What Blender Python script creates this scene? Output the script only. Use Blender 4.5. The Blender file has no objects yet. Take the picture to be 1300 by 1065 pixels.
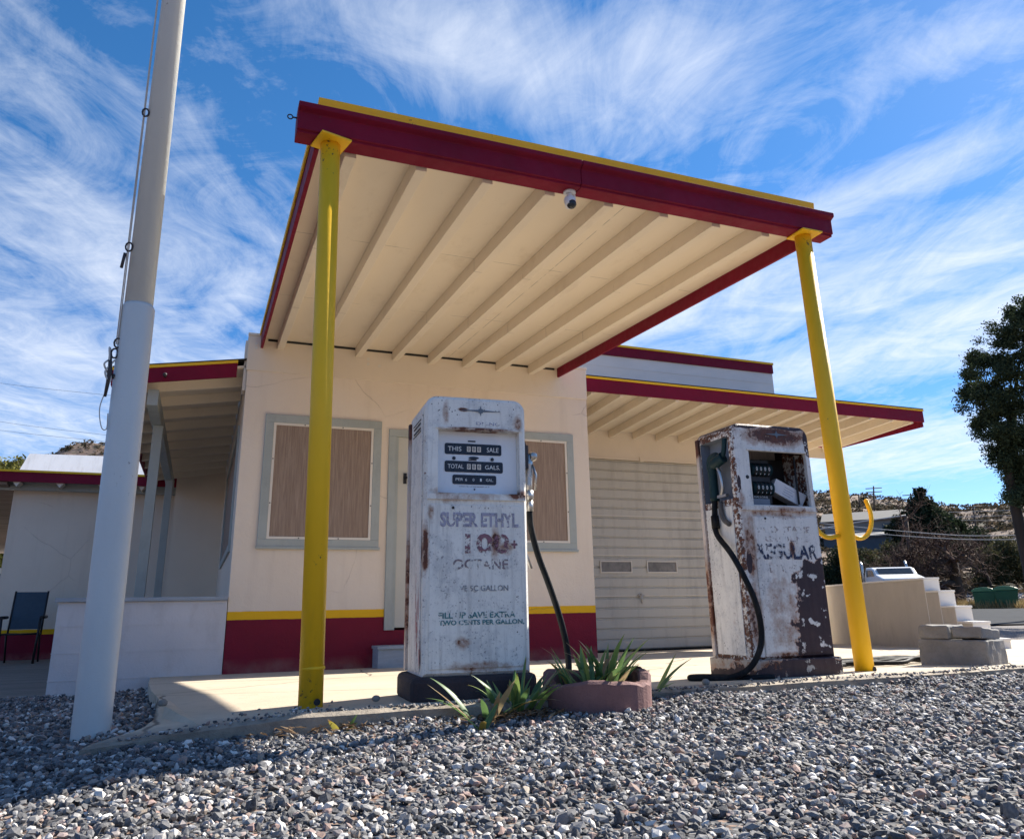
import bpy, bmesh, math, random
import numpy as np
from mathutils import Vector, Matrix, Euler
random.seed(7); RS = np.random.RandomState(11)
sc = bpy.context.scene
COL = sc.collection
PI = math.pi
R_ = math.radians
CAMP = Vector((0, 0, 0.35)); F_PX = 978.0; PITCH = .2829; YAW = .3787; ROLL = -.018
SUN_AZ = R_(74.5); SUN_EL = R_(37.8)

# ---------------------------------------------------------------- camera maths
_F = Vector((math.sin(YAW)*math.cos(PITCH), math.cos(YAW)*math.cos(PITCH), math.sin(PITCH)))
_R = Vector((math.cos(YAW), -math.sin(YAW), 0)); _U = _R.cross(_F)
_R2 = math.cos(ROLL)*_R + math.sin(ROLL)*_U; _U2 = -math.sin(ROLL)*_R + math.cos(ROLL)*_U
def at(px, py, dist):
    """point seen at photo pixel (px,py) at horizontal distance dist"""
    d = _F + _R2*((px-650)/F_PX) - _U2*((py-487.5)/F_PX)
    return CAMP + d*(dist/math.hypot(d.x, d.y))

# ---------------------------------------------------------------- materials
class N:
    def __init__(s, name):
        s.m = bpy.data.materials.new(name); s.m.use_nodes = True
        s.nt = s.m.node_tree; s.nodes = s.nt.nodes; s.nodes.clear()
        s.out = s.nodes.new('ShaderNodeOutputMaterial')
        s.b = s.nodes.new('ShaderNodeBsdfPrincipled')
        s.nt.links.new(s.b.outputs[0], s.out.inputs[0])
        s.tc = s.nodes.new('ShaderNodeTexCoord')
    def link(s, a, b): s.nt.links.new(a, b)
    def setv(s, sock, v):
        if hasattr(v, 'is_output') or isinstance(v, bpy.types.NodeSocket): s.link(v, sock)
        else: sock.default_value = v
    def co(s, kind='Object', scale=(1, 1, 1), loc=(0, 0, 0), rot=(0, 0, 0)):
        mp = s.nodes.new('ShaderNodeMapping'); s.link(s.tc.outputs[kind], mp.inputs[0])
        mp.inputs['Scale'].default_value = scale; mp.inputs['Location'].default_value = loc; mp.inputs['Rotation'].default_value = rot
        return mp.outputs[0]
    def noise(s, vec=None, scale=5, detail=4, rough=.55, dist=0.0):
        n = s.nodes.new('ShaderNodeTexNoise'); n.inputs['Scale'].default_value = scale
        n.inputs['Detail'].default_value = detail; n.inputs['Roughness'].default_value = rough; n.inputs['Distortion'].default_value = dist
        s.link(vec if vec is not None else s.tc.outputs['Object'], n.inputs['Vector']); return n.outputs[0]
    def voro(s, vec=None, scale=5, feature='F1', out='Distance', rand=1.0):
        n = s.nodes.new('ShaderNodeTexVoronoi'); n.feature = feature; n.inputs['Scale'].default_value = scale
        n.inputs['Randomness'].default_value = rand
        s.link(vec if vec is not None else s.tc.outputs['Object'], n.inputs['Vector']); return n.outputs[out]
    def math(s, op, a, b=0.0, c=None, clamp=False):
        n = s.nodes.new('ShaderNodeMath'); n.operation = op; n.use_clamp = clamp
        s.setv(n.inputs[0], a); s.setv(n.inputs[1], b)
        if c is not None: s.setv(n.inputs[2], c)
        return n.outputs[0]
    def ramp(s, v, a, b, lo=0.0, hi=1.0):
        n = s.nodes.new('ShaderNodeMapRange'); n.clamp = True
        s.setv(n.inputs[0], v); n.inputs[1].default_value = a; n.inputs[2].default_value = b
        n.inputs[3].default_value = lo; n.inputs[4].default_value = hi; return n.outputs[0]
    def mix(s, f, a, b):
        n = s.nodes.new('ShaderNodeMix'); n.data_type = 'RGBA'
        s.setv(n.inputs[0], f)
        for i, v in ((6, a), (7, b)):
            if isinstance(v, (tuple, list)): v = (*v[:3], 1)
            s.setv(n.inputs[i], v)
        return n.outputs[2]
    def sep(s, vec=None):
        n = s.nodes.new('ShaderNodeSeparateXYZ'); s.link(vec if vec is not None else s.tc.outputs['Object'], n.inputs[0]); return n.outputs
    def bump(s, h, strength=.3, dist=.01):
        n = s.nodes.new('ShaderNodeBump'); n.inputs['Strength'].default_value = strength; n.inputs['Distance'].default_value = dist
        s.link(h, n.inputs['Height']); s.link(n.outputs[0], s.b.inputs['Normal'])
    def base(s, v): 
        if isinstance(v, (tuple, list)): v = (*v[:3], 1)
        s.setv(s.b.inputs['Base Color'], v); return s
    def rough(s, v): s.setv(s.b.inputs['Roughness'], v); return s
    def metal(s, v): s.setv(s.b.inputs['Metallic'], v); return s

def paint(name, c, var=.12, rough=.55, bump=.15, bscale=60, dirt=None, dscale=3, stretch=(1, 1, 1), dthr=(.5, .75), chips=0, chipc=(.08, .06, .05), seams=None, spec=None):
    n = N(name); v = n.co(scale=stretch)
    a = n.noise(v, dscale, 5, .6)
    dark = tuple(x*(1-var) for x in c); light = tuple(min(1, x*(1+var*.5)) for x in c)
    col = n.mix(n.ramp(a, .3, .7), dark, light)
    if dirt: 
        d = n.noise(n.co(scale=(stretch[0]*1.7, stretch[1]*1.7, stretch[2]*.8), loc=(3, 1, 2)), dscale*1.6, 8, .7)
        col = n.mix(n.ramp(d, dthr[0], dthr[1], 0, .7), col, dirt)
    if chips:
        f_ = n.noise(n.co(loc=(2, 5, 1)), 45, 7, .75); g_ = n.noise(n.co(loc=(8, 1, 4)), 5, 4, .6)
        k_ = n.ramp(n.math('ADD', n.math('MULTIPLY', f_, .6), n.math('MULTIPLY', g_, .4)), .66-chips, .675-chips)
        col = n.mix(k_, col, chipc)
    if seams:
        sy = n.sep(); wob = n.math('MULTIPLY', n.math('SUBTRACT', n.noise(None, 3, 2), .5), .006)
        for (ax, pos) in seams:
            d_ = n.math('ABSOLUTE', n.math('SUBTRACT', n.math('ADD', sy[ax], wob), pos))
            col = n.mix(n.math('MULTIPLY', n.ramp(d_, .0012, .0035, 1, 0), n.ramp(n.noise(None, 6, 3), .40, .52)), col, tuple(q*.45 for q in c))
    if spec is not None: n.b.inputs['Specular IOR Level'].default_value = spec
    n.base(col); n.rough(n.ramp(n.noise(v, 20, 3), .3, .7, rough-.08, rough+.1))
    n.bump(n.noise(None, bscale, 4, .6), bump, .004)
    return n.m

M = {}
CREAM = (.80, .69, .55)
M['cream'] = paint('cream_paint', CREAM, .06, .6, .25, 90, (.60, .47, .33), 1.5, (1, 1, 1), (.6, .95))
M['ceiling'] = paint('cream_ceiling_paint', (.84, .73, .57), .05, .6, .2, 60, (.60, .48, .34), 1.6, (1, .5, 1), (.56, .85), .02, (.60, .52, .42), [(1, 4.62), (1, 5.85), (0, 2.15)])
M['white'] = paint('white_skylit_paint', (.80, .77, .72), .07, .6, .2, 60, (.55, .5, .45), 2, (1, 1, 3), (.6, .9))  # skylight on the cream parapet is put into this whiter colour
M['white_block'] = paint('white_block_paint', (.66, .64, .64), .07, .7, .5, 70, (.50, .47, .46), 2.5)
M['maroon'] = paint('maroon_paint', (.205, .004, .026), .18, .6, .15, 60, (.15, .006, .018), 2, (1, 1, 1), (.5, .75), .03, (.12, .03, .03), None, .22)
M['yellow'] = paint('yellow_paint', (.95, .555, .008), .08, .55, .2, 50, (.60, .36, .03), 3, (1, 1, .4), (.58, .85), .035, (.16, .09, .04))
M['grey_trim'] = paint('grey_blue_trim_paint', (.40, .43, .40), .07, .5, .2, 60, (.30, .32, .30), 3)
M['door'] = paint('door_paint', (.56, .54, .46), .05, .5, .1, 50)
M['grey_wood'] = paint('grey_painted_wood', (.36, .41, .46), .15, .7, .4, 30, (.25, .28, .32), 4, (1, 1, 8))
M['liner'] = paint('pale_liner_paint', (.78, .72, .62), .05, .5, .1)
M['garage'] = paint('garage_door_paint', (.56, .53, .46), .06, .45, .1, 50, (.36, .33, .28), 2, (1, 1, .4))
M['roofing'] = paint('dark_roofing', (.035, .035, .035), .3, .9, .5, 40)
M['black'] = paint('black_paint', (.012, .012, .014), .2, .5, .1)
M['rubber'] = paint('black_rubber', (.009, .011, .014), .3, .62, .15, 90, (.05, .045, .04), 6)
M['rubber'].node_tree.nodes['Principled BSDF'].inputs['Specular IOR Level'].default_value = .15
M['dark_iron'] = paint('dark_iron', (.045, .04, .042), .3, .6, .5, 60, (.10, .055, .035), 8)
M['screw'] = paint('dark_screw_head', (.10, .09, .08), .3, .5, .1)
M['pole'] = paint('flagpole_paint', (.62, .64, .62), .05, .42, .35, 45, (.52, .55, .57), 4, (1, 1, .5), (.55, .85), .02, (.35, .34, .33))
M['rope'] = paint('white_rope', (.6, .58, .54), .2, .8, .6, 300)
M['chrome'] = paint('worn_metal', (.55, .53, .50), .2, .32, .2); M['chrome'].node_tree.nodes['Principled BSDF'].inputs['Metallic'].default_value = .9
M['roofmetal'] = paint('white_metal_roof', (.80, .80, .80), .05, .4, .1, 20, (.6, .58, .55), 2, (4, .6, 1))
M['carton'] = paint('white_carton', (.78, .78, .80), .06, .6, .1)
M['carton_ink'] = paint('carton_print', (.38, .42, .52), .2, .6, .1)
M['glass_dark'] = paint('dark_glass', (.02, .025, .03), .2, .12, 0)
M['binplastic'] = paint('green_bin_plastic', (.015, .10, .045), .2, .45, .1)
M['lightgreen'] = paint('green_bin_lid', (.06, .20, .09), .15, .35, .1)
M['housewall'] = paint('grey_house_siding', (.24, .235, .22), .1, .8, .2)
M['shedwall'] = paint('blue_grey_shed', (.10, .125, .15), .1, .8, .2)
M['tinroof'] = paint('tin_roof', (.17, .165, .155), .12, .8, .1, 20, None, 3)
M['chairfab'] = paint('blue_grey_mesh_fabric', (.05, .085, .12), .15, .8, .4, 300)
M['wire'] = paint('pale_wire', (.5, .5, .5), .1, .6, 0)
M['polewood'] = paint('weathered_pole_wood', (.12, .085, .06), .25, .85, .4, 20, None, 4, (1, 1, .1))
M['truckwhite'] = paint('white_truck_paint', (.75, .76, .76), .05, .3, 0)
M['tyre'] = paint('tyre_rubber', (.02, .02, .02), .2, .8, .1)
M['adobe'] = paint('cream_block_wall_paint', (.56, .50, .42), .08, .7, .5, 50, (.44, .385, .32), 2)

def mat_officewall(z0, stripe0, stripe1):
    """cream painted masonry with the painted maroon skirting and yellow line"""
    n = N('painted_office_wall'); z = n.sep()[2]
    a = n.noise(None, 1.3, 6, .6)
    cream = n.mix(n.ramp(a, .3, .7), (.80, .68, .545), (.85, .735, .60))
    st = n.noise(n.co(scale=(6, 6, .5)), 1.5, 6, .6)
    cream = n.mix(n.ramp(st, .52, .80, 0, .42), cream, (.64, .53, .42))
    mar = n.mix(n.ramp(n.noise(None, 3, 5), .3, .7), (.165, .004, .021), (.205, .005, .027))
    wob = n.math('ADD', z, n.math('MULTIPLY', n.math('SUBTRACT', n.noise(None, 7, 5, .7), .5), .010))
    m1 = n.math('LESS_THAN', wob, stripe1); m0 = n.math('LESS_THAN', wob, stripe0)
    c = n.mix(m1, cream, (.86, .48, .010)); c = n.mix(m0, c, mar)
    dust = n.math('MULTIPLY', n.ramp(z, z0, z0+.12, 1, 0), n.ramp(n.noise(None, 5, 6), .35, .7))
    c = n.mix(n.math('MULTIPLY', dust, .5), c, (.42, .33, .26))
    wv = n.nodes.new('ShaderNodeMix'); wv.data_type = 'VECTOR'; wv.inputs[0].default_value = .10; n.link(n.tc.outputs['Object'], wv.inputs[4])
    nz = n.nodes.new('ShaderNodeTexNoise'); nz.inputs['Scale'].default_value = 3; nz.inputs['Detail'].default_value = 6; n.link(n.tc.outputs['Object'], nz.inputs['Vector']); n.link(nz.outputs['Color'], wv.inputs[5])
    ck = n.math('MULTIPLY', n.ramp(n.voro(wv.outputs[1], .9, 'DISTANCE_TO_EDGE'), .0012, .004, 1, 0), n.ramp(n.noise(None, 1.1, 3), .52, .58))
    c = n.mix(n.math('MULTIPLY', ck, .25), c, (.22, .16, .12))
    n.base(c); n.rough(.65); n.b.inputs['Specular IOR Level'].default_value = .3
    h = n.math('ADD', n.noise(None, 60, 6, .65), n.math('MULTIPLY', n.noise(None, 9, 4), 2.0))
    h = n.math('SUBTRACT', h, n.math('MULTIPLY', ck, 1.5))
    n.bump(h, .45, .008); return n.m
M['office'] = mat_officewall(-.13, .295, .363)
M['office_back'] = mat_officewall(-.25, .105, .175)

def mat_plywood():
    n = N('grained_plywood')
    v = n.co(scale=(26, 26, 1.1)); w = n.noise(v, 3, 7, .65, .6)
    v2 = n.co(scale=(90, 90, 3)); w2 = n.noise(v2, 2, 4, .6)
    c = n.mix(n.ramp(w, .3, .7), (.24, .165, .12), (.42, .32, .245))
    c = n.mix(n.ramp(w2, .35, .75, 0, .5), c, (.17, .115, .085))
    n.base(c); n.rough(.75); n.bump(w, .2, .003); return n.m
M['ply'] = mat_plywood()

def mat_concrete(name, c1, c2, cracks=True, sc_=1.0, pebb=True):
    n = N(name)
    a = n.noise(None, 1.2*sc_, 7, .6); b = n.noise(None, 14*sc_, 6, .65)
    c = n.mix(n.ramp(a, .3, .7), c1, c2)
    c = n.mix(n.ramp(b, .52, .75, 0, .45), c, tuple(x*.68 for x in c1))
    h = n.math('ADD', n.noise(None, 120, 4, .6), n.math('MULTIPLY', b, 1.2))
    if cracks:
        wv = n.nodes.new('ShaderNodeMix'); wv.data_type = 'VECTOR'; wv.inputs[0].default_value = .12
        n.link(n.tc.outputs['Object'], wv.inputs[4])
        nz = n.nodes.new('ShaderNodeTexNoise'); nz.inputs['Scale'].default_value = 2.5; nz.inputs['Detail'].default_value = 6
        n.link(n.tc.outputs['Object'], nz.inputs['Vector']); n.link(nz.outputs['Color'], wv.inputs[5])
        e = n.voro(wv.outputs[1], .75, 'DISTANCE_TO_EDGE')
        k = n.ramp(e, .002, .007, 1, 0)
        c = n.mix(n.math('MULTIPLY', k, .8), c, (.09, .07, .055)); h = n.math('SUBTRACT', h, n.math('MULTIPLY', k, 4))
    if name == 'forecourt_concrete':
        yy = n.math('ADD', n.sep()[1], n.math('MULTIPLY', n.math('SUBTRACT', n.noise(None, 3.5, 7, .7), .5), .55))
        kk = n.ramp(yy, 3.0, 3.20, 1, 0); c = n.mix(n.math('MULTIPLY', kk, .8), c, n.mix(n.ramp(b, .35, .65), (.16, .14, .12), (.34, .29, .23)))
        h = n.math('ADD', h, n.math('MULTIPLY', n.math('MULTIPLY', kk, n.noise(None, 28, 6, .7)), 6))
    if pebb:
        s_ = n.voro(None, 160, 'F1'); c = n.mix(n.ramp(s_, .1, .3, .35, 0), c, tuple(x*.5 for x in c1))
    n.base(c); n.rough(.85); n.bump(h, .4, .006); return n.m
SLABM = True
M['slab'] = mat_concrete('forecourt_concrete', (.50, .42, .31), (.60, .51, .39))
M['blockconc'] = mat_concrete('grey_concrete_block', (.19, .18, .165), (.33, .315, .29), False, 5)
M['planter'] = mat_concrete('red_brown_concrete', (.17, .085, .080), (.25, .135, .125), False, 3)

def mat_gravelground():
    n = N('gravel_ground')
    v = n.voro(None, 55, 'F1', 'Color'); d = n.voro(None, 55, 'F1', 'Distance')
    s = n.sep(v)
    c = n.mix(n.ramp(s[0], .2, .9), (.05, .052, .06), (.20, .195, .19))
    c = n.mix(n.ramp(s[1], .78, .82), c, (.24, .16, .12))
    big = n.sep(n.co(scale=(1, 1, 1)))
    x, y = big[0], big[1]
    r = n.math('SQRT', n.math('ADD', n.math('MULTIPLY', x, x), n.math('MULTIPLY', y, y)))
    # far off the gravel gives way to dry desert earth with grass and brush
    e1 = n.noise(None, .25, 8, .65); e2 = n.noise(None, .9, 6, .7)
    earth = n.mix(n.ramp(e1, .35, .65), (.16, .11, .082), (.27, .19, .135))
    earth = n.mix(n.ramp(e2, .42, .6), earth, (.10, .062, .048))
    vb = n.voro(n.co(scale=(.30, .30, .30)), 1, 'F1'); 
    brush = n.ramp(n.math('ADD', vb, n.math('MULTIPLY', n.noise(None, .8, 5), .5)), .52, .62, 1, 0)
    earth = n.mix(n.math('MULTIPLY', brush, .85), earth, (.035, .038, .018))
    rock = n.ramp(n.noise(None, .35, 10, .8), .60, .66)
    earth = n.mix(n.math('MULTIPLY', rock, .45), earth, (.30, .22, .17))
    c = n.mix(n.ramp(r, 24, 30), c, earth)
    n.base(c); n.rough(.9); n.bump(n.math('ADD', d, n.math('MULTIPLY', e2, .3)), .8, .012); return n.m
M['ground'] = mat_gravelground()

def mat_pebble():
    n = N('crushed_rock'); at_ = n.nodes.new('ShaderNodeAttribute'); at_.attribute_name = 'tone'
    r = n.nodes.new('ShaderNodeValToRGB'); n.link(at_.outputs['Fac'], r.inputs[0])
    e = r.color_ramp.elements; e[0].position = 0; e[0].color = (.030, .031, .036, 1); e[1].position = 1; e[1].color = (.76, .72, .66, 1)
    for p, c in ((.28, (.070, .071, .077)), (.55, (.17, .167, .168)), (.72, (.34, .33, .32)), (.80, (.34, .20, .16)), (.86, (.30, .25, .19)), (.88, (.52, .50, .48))):
        q = e.new(p); q.color = (*c, 1)
    sp = n.noise(None, 160, 4, .6)
    n.base(n.mix(n.ramp(sp, .4, .75, 0, .4), r.outputs[0], (.35, .34, .33))); n.rough(.75); n.bump(sp, .3, .003); return n.m
M['pebble'] = mat_pebble()

def mat_asphalt():
    n = N('asphalt'); a = n.noise(None, 3, 6)
    n.base(n.mix(n.ramp(a, .3, .7), (.030, .034, .040), (.045, .050, .058))); n.rough(.95); n.b.inputs['Specular IOR Level'].default_value = .1; n.bump(n.noise(None, 120, 3), .3, .004); return n.m
M['asphalt'] = mat_asphalt()

def mat_leaf(name, c1, c2, sss=0.0, attr='tone'):
    n = N(name); at_ = n.nodes.new('ShaderNodeAttribute'); at_.attribute_name = attr
    n.base(n.mix(at_.outputs['Fac'], c1, c2)); n.rough(.8); n.b.inputs['Specular IOR Level'].default_value = .15
    tr = n.nodes.new('ShaderNodeBsdfTranslucent'); ms = n.nodes.new('ShaderNodeMixShader'); ms.inputs[0].default_value = .25
    n.link(n.mix(at_.outputs['Fac'], c1, c2), tr.inputs[0]); n.link(n.b.outputs[0], ms.inputs[1]); n.link(tr.outputs[0], ms.inputs[2])
    n.link(ms.outputs[0], n.out.inputs[0]); return n.m
M['leaf_dark'] = mat_leaf('dark_evergreen_leaves', (.020, .034, .018), (.085, .11, .055))
M['leaf_conifer'] = mat_leaf('conifer_needles', (.012, .022, .012), (.04, .055, .028))
M['leaf_olive'] = mat_leaf('olive_brush_leaves', (.03, .038, .015), (.11, .10, .05))
M['leaf_brush'] = mat_leaf('dry_hill_brush', (.04, .038, .022), (.13, .095, .06))
M['leaf_yellow'] = mat_leaf('yellow_green_leaves', (.07, .08, .02), (.26, .24, .06))
M['drygrass'] = mat_leaf('dry_grass_blades', (.22, .15, .06), (.46, .35, .18))
M['deadleaf'] = mat_leaf('dead_brown_leaves', (.09, .055, .035), (.30, .21, .13))
M['twig'] = mat_leaf('grey_brown_twigs', (.075, .05, .042), (.20, .135, .11))
M['bark'] = paint('tree_bark', (.05, .038, .03), .35, .95, .9, 12, None, 3, (1, 1, .2))

def mat_iris():
    n = N('iris_leaf'); at_ = n.nodes.new('ShaderNodeAttribute'); at_.attribute_name = 'tone'
    r = n.nodes.new('ShaderNodeValToRGB'); n.link(at_.outputs['Fac'], r.inputs[0])
    e = r.color_ramp.elements; e[0].position = 0; e[0].color = (.06, .14, .05, 1); e[1].position = 1; e[1].color = (.40, .31, .18, 1)
    for p, c in ((.45, (.15, .27, .08)), (.72, (.32, .38, .10)), (.82, (.50, .38, .05)), (.88, (.30, .13, .05))):
        q = e.new(p); q.color = (*c, 1)
    v = n.noise(n.co(scale=(40, 40, 4)), 3, 3)
    col = n.mix(n.ramp(v, .3, .7, 0, .3), r.outputs[0], (.22, .30, .12))
    n.base(col); n.rough(.42)
    tr = n.nodes.new('ShaderNodeBsdfTranslucent'); ms = n.nodes.new('ShaderNodeMixShader'); ms.inputs[0].default_value = .35
    n.link(col, tr.inputs[0]); n.link(n.b.outputs[0], ms.inputs[1]); n.link(tr.outputs[0], ms.inputs[2]); n.link(ms.outputs[0], n.out.inputs[0])
    return n.m
M['iris'] = mat_iris()

def mat_planks():
    n = N('weathered_deck_boards'); s = n.sep()
    yy = n.math('MULTIPLY', s[1], 1/.14); fl = n.math('FLOOR', yy); fr = n.math('FRACT', yy)
    wn = n.nodes.new('ShaderNodeTexWhiteNoise'); wn.noise_dimensions = '1D'; n.link(fl, wn.inputs['W'])
    g = n.noise(n.co(scale=(1, 22, 22)), 3, 6, .6)
    c = n.mix(n.ramp(g, .3, .7), (.20, .145, .11), (.38, .29, .23)); c = n.mix(n.math('MULTIPLY', wn.outputs[0], .5), c, (.16, .12, .09))
    gap = n.math('LESS_THAN', fr, .06); c = n.mix(gap, c, (.02, .015, .012))
    n.base(c); n.rough(.8); n.bump(n.math('SUBTRACT', g, gap), .4, .006); return n.m
M['planks'] = mat_planks()

def mat_pump(name, base1, base2, rust_amt, spots, bare, w, edge=.5):
    """weathered enamel: chips, rust blooms at given places, one bare-metal area with islands of paint"""
    n = N(name); s = n.sep(); x, z = s[0], s[2]
    a = n.noise(None, 9, 6, .65)
    st = n.noise(n.co(scale=(14, 14, 1.2)), 3, 6, .65)
    c = n.mix(n.ramp(a, .3, .7), base1, base2)
    c = n.mix(n.ramp(st, .50, .78, 0, .6), c, (.36, .33, .30))
    gr = n.noise(n.co(loc=(7, 2, 1)), 6, 9, .72); c = n.mix(n.ramp(gr, .50, .62, 0, .45), c, (.40, .41, .42))
    sp0 = n.noise(n.co(loc=(1, 2, 9)), 120, 3, .6); c = n.mix(n.math('MULTIPLY', n.ramp(sp0, .60, .66), n.ramp(gr, .42, .6)), c, (.22, .20, .20))
    def blob(cx, cz, rx, rz, soft=.6):
        dx = n.math('MULTIPLY', n.math('SUBTRACT', x, cx), 1/rx); dz = n.math('MULTIPLY', n.math('SUBTRACT', z, cz), 1/rz)
        r = n.math('SQRT', n.math('ADD', n.math('MULTIPLY', dx, dx), n.math('MULTIPLY', dz, dz)))
        return n.ramp(r, 1-soft, 1+soft*.4, 1, 0)
    fine = n.noise(None, 55, 8, .75); med = n.noise(None, 16, 8, .7)
    # orange stain
    stain = None
    for (cx, cz, rx, rz, k) in spots:
        b_ = n.math('MULTIPLY', blob(cx, cz, rx, rz), k); stain = b_ if stain is None else n.math('MAXIMUM', stain, b_)
    sm = n.math('ADD', n.math('MULTIPLY', stain, .85), n.math('MULTIPLY', n.math('SUBTRACT', med, .5), 1.6))
    smask = n.ramp(sm, .28, .75)
    rustc = n.mix(n.ramp(fine, .35, .65), (.30, .10, .035), (.34, .21, .12))
    c = n.mix(n.math('MULTIPLY', smask, .85), c, rustc)
    core = n.ramp(n.math('ADD', sm, n.math('MULTIPLY', n.math('SUBTRACT', fine, .5), .9)), .72, .80)
    c = n.mix(core, c, n.mix(n.ramp(med, .4, .6), (.045, .016, .012), (.15, .045, .02)))
    # edge rust
    ex = n.math('MINIMUM', n.math('ABSOLUTE', n.math('SUBTRACT', x, .004)), n.math('ABSOLUTE', n.math('SUBTRACT', x, w-.004)))
    ez = n.math('MINIMUM', n.math('ABSOLUTE', n.math('SUBTRACT', z, 1.268)), n.math('ABSOLUTE', n.math('SUBTRACT', z, .095)))
    ee = n.ramp(n.math('MINIMUM', ex, ez), 0, .035, edge, 0)
    chips = n.ramp(n.math('ADD', ee, n.math('ADD', n.math('MULTIPLY', n.math('SUBTRACT', fine, .5), 1.5), n.math('MULTIPLY', n.math('SUBTRACT', med, .5), 1.0))), .52-rust_amt*.2, .56-rust_amt*.2)
    c = n.mix(chips, c, n.mix(n.ramp(fine, .45, .6), (.035, .014, .012), (.20, .07, .03)))
    # small chip dots
    dots = n.math('MULTIPLY', n.ramp(n.voro(None, 46, 'F1'), .10, .16, 1, 0), n.ramp(n.noise(None, 7, 3), .52, .6))
    c = n.mix(dots, c, (.05, .03, .025))
    h = n.math('SUBTRACT', n.noise(None, 90, 4), n.math('MULTIPLY', n.math('ADD', chips, core), .8))
    if bare:
        bm = None
        for (cx, cz, rx, rz) in bare:
            b_ = blob(cx, cz, rx, rz, .5); bm = b_ if bm is None else n.math('MAXIMUM', bm, b_)
        bb = n.math('ADD', bm, n.math('MULTIPLY', n.math('SUBTRACT', n.noise(None, 11, 9, .62), .5), 2.0))
        bmask = n.ramp(bb, .50, .52)
        isl = n.ramp(n.noise(n.co(loc=(5.2, 1, 8.3)), 17, 6, .6), .60, .62)
        bmask = n.math('MULTIPLY', bmask, n.math('SUBTRACT', 1, isl))
        rim = n.math('SUBTRACT', n.ramp(bb, .42, .50), n.ramp(bb, .50, .52), clamp=True)
        c = n.mix(n.math('MULTIPLY', rim, .8), c, (.40, .16, .07))
        c = n.mix(bmask, c, n.mix(n.ramp(a, .3, .7), (.022, .010, .016), (.05, .022, .024)))
        h = n.math('SUBTRACT', h, n.math('MULTIPLY', bmask, 1.2))
    n.base(c); n.rough(n.ramp(st, .3, .7, .45, .7)); n.bump(h, .35, .003)
    return n.m
P1W, P1D, P2W, P2D = .464, .385, .505, .33
WB1, WB2 = (.80, .77, .70), (.90, .88, .81)
M['pump1'] = mat_pump('pump_enamel_pale', WB1, WB2, .10, [(.16, .825, .22, .035, .62), (.42, .835, .07, .03, .95), (.06, .84, .05, .03, .8), (.312, .625, .028, .085, 1.0), (.36, .60, .06, .035, .8), (.24, 1.125, .22, .012, .9), (.008, .60, .016, .15, 1.0), (.03, .75, .02, .05, .7), (.24, .12, .22, .03, .7), (.17, .215, .05, .03, .8), (.17, 1.214, .03, .012, 1.2), (.09, 1.2, .02, .09, .7), (.43, 1.16, .03, .05, .8)], None, P1W, .34)
M['pump2'] = mat_pump('pump_enamel_rusted', (.72, .69, .64), (.83, .80, .75), .42, [(.28, 1.215, .28, .07, 1.1), (.05, .62, .05, .24, .85), (.28, .805, .28, .04, .78), (.22, .30, .15, .26, .62), (.305, .62, .022, .06, 1.2), (.04, .30, .05, .22, .95), (.25, .10, .25, .03, .8), (.03, .85, .03, .10, .8)],
    [(.45, .43, .20, .16), (.45, .25, .20, .26), (.40, .11, .16, .12), (.08, 1.268, .12, .030), (.40, 1.268, .22, .020), (.49, 1.20, .03, .10), (.035, .56, .022, .08), (.02, .95, .012, .05)], P2W, .55)
M['pump_side'] = mat_pump('pump_enamel_pale_side', (.78, .76, .71), (.85, .83, .78), .02, [(.0, .25, .03, .10, .25)], None, .9, 0)
M['pump_trim_red'] = mat_pump('pump_trim_reddish', (.62, .52, .45), (.68, .60, .54), .5, [(.0, 1.2, .2, .10, 1.2), (0, .4, .2, .3, .9)], None, .9, .2)
M['pump_base'] = mat_pump('pump_base_iron', (.40, .36, .30), (.5, .46, .4), .6, [(.1, .05, .15, .06, 1.0)], [(.35, .03, .4, .08), (.1, .01, .2, .05)], .9, .5)
M['pump_base_dark'] = mat_concrete('pump_base_black_iron', (.020, .016, .022), (.06, .04, .04), False, 6)
M['dial'] = paint('dial_face_enamel', (.80, .84, .88), .04, .35, .05, 40, (.60, .60, .55), 5, (1, 1, 1), (.6, .9))
M['dialplate'] = paint('dial_plate_dark', (.006, .012, .028), .3, .3, .05)
M['dialwhite'] = paint('dial_numerals_white', (.85, .85, .82), .05, .5, 0)
M['pocket'] = paint('blue_grey_pocket_paint', (.20, .23, .28), .15, .5, .1)
M['nozzle_dark'] = paint('dark_teal_nozzle', (.006, .032, .040), .25, .5, .15, 60, None, 3, (1, 1, 1), (.5, .75), 0, (.08, .06, .05), None, .25)

def ink(name, c, thr, bg, scale=38):
    """worn sign paint: the strokes are broken where the enamel shows through"""
    n = N(name); a = n.noise(None, scale, 7, .7); b = n.noise(n.co(loc=(4, 0, 2)), scale*.28, 4, .6)
    k = n.ramp(n.math('ADD', n.math('MULTIPLY', a, .6), n.math('MULTIPLY', b, .4)), thr-.04, thr+.04)
    tr = n.nodes.new('ShaderNodeBsdfTransparent'); ms = n.nodes.new('ShaderNodeMixShader')
    n.base(c); n.rough(.6); n.link(k, ms.inputs[0]); n.link(tr.outputs[0], ms.inputs[1]); n.link(n.b.outputs[0], ms.inputs[2]); n.link(ms.outputs[0], n.out.inputs[0])
    return n.m
M['ink_violet'] = ink('faded_violet_lettering', (.38, .37, .46), .465, None)
M['ink_red'] = ink('faded_red_lettering', (.26, .12, .15), .50, None, 60)
M['ink_grey'] = ink('faded_grey_lettering', (.30, .31, .33), .49, None)
M['ink_brown'] = ink('faded_brown_lettering', (.26, .20, .22), .515, None, 60)
M['ink_teal'] = ink('worn_teal_lettering', (.06, .22, .24), .475, None, 50)
M['ink_navy'] = ink('worn_navy_lettering', (.02, .035, .09), .525, None, 42)
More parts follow.
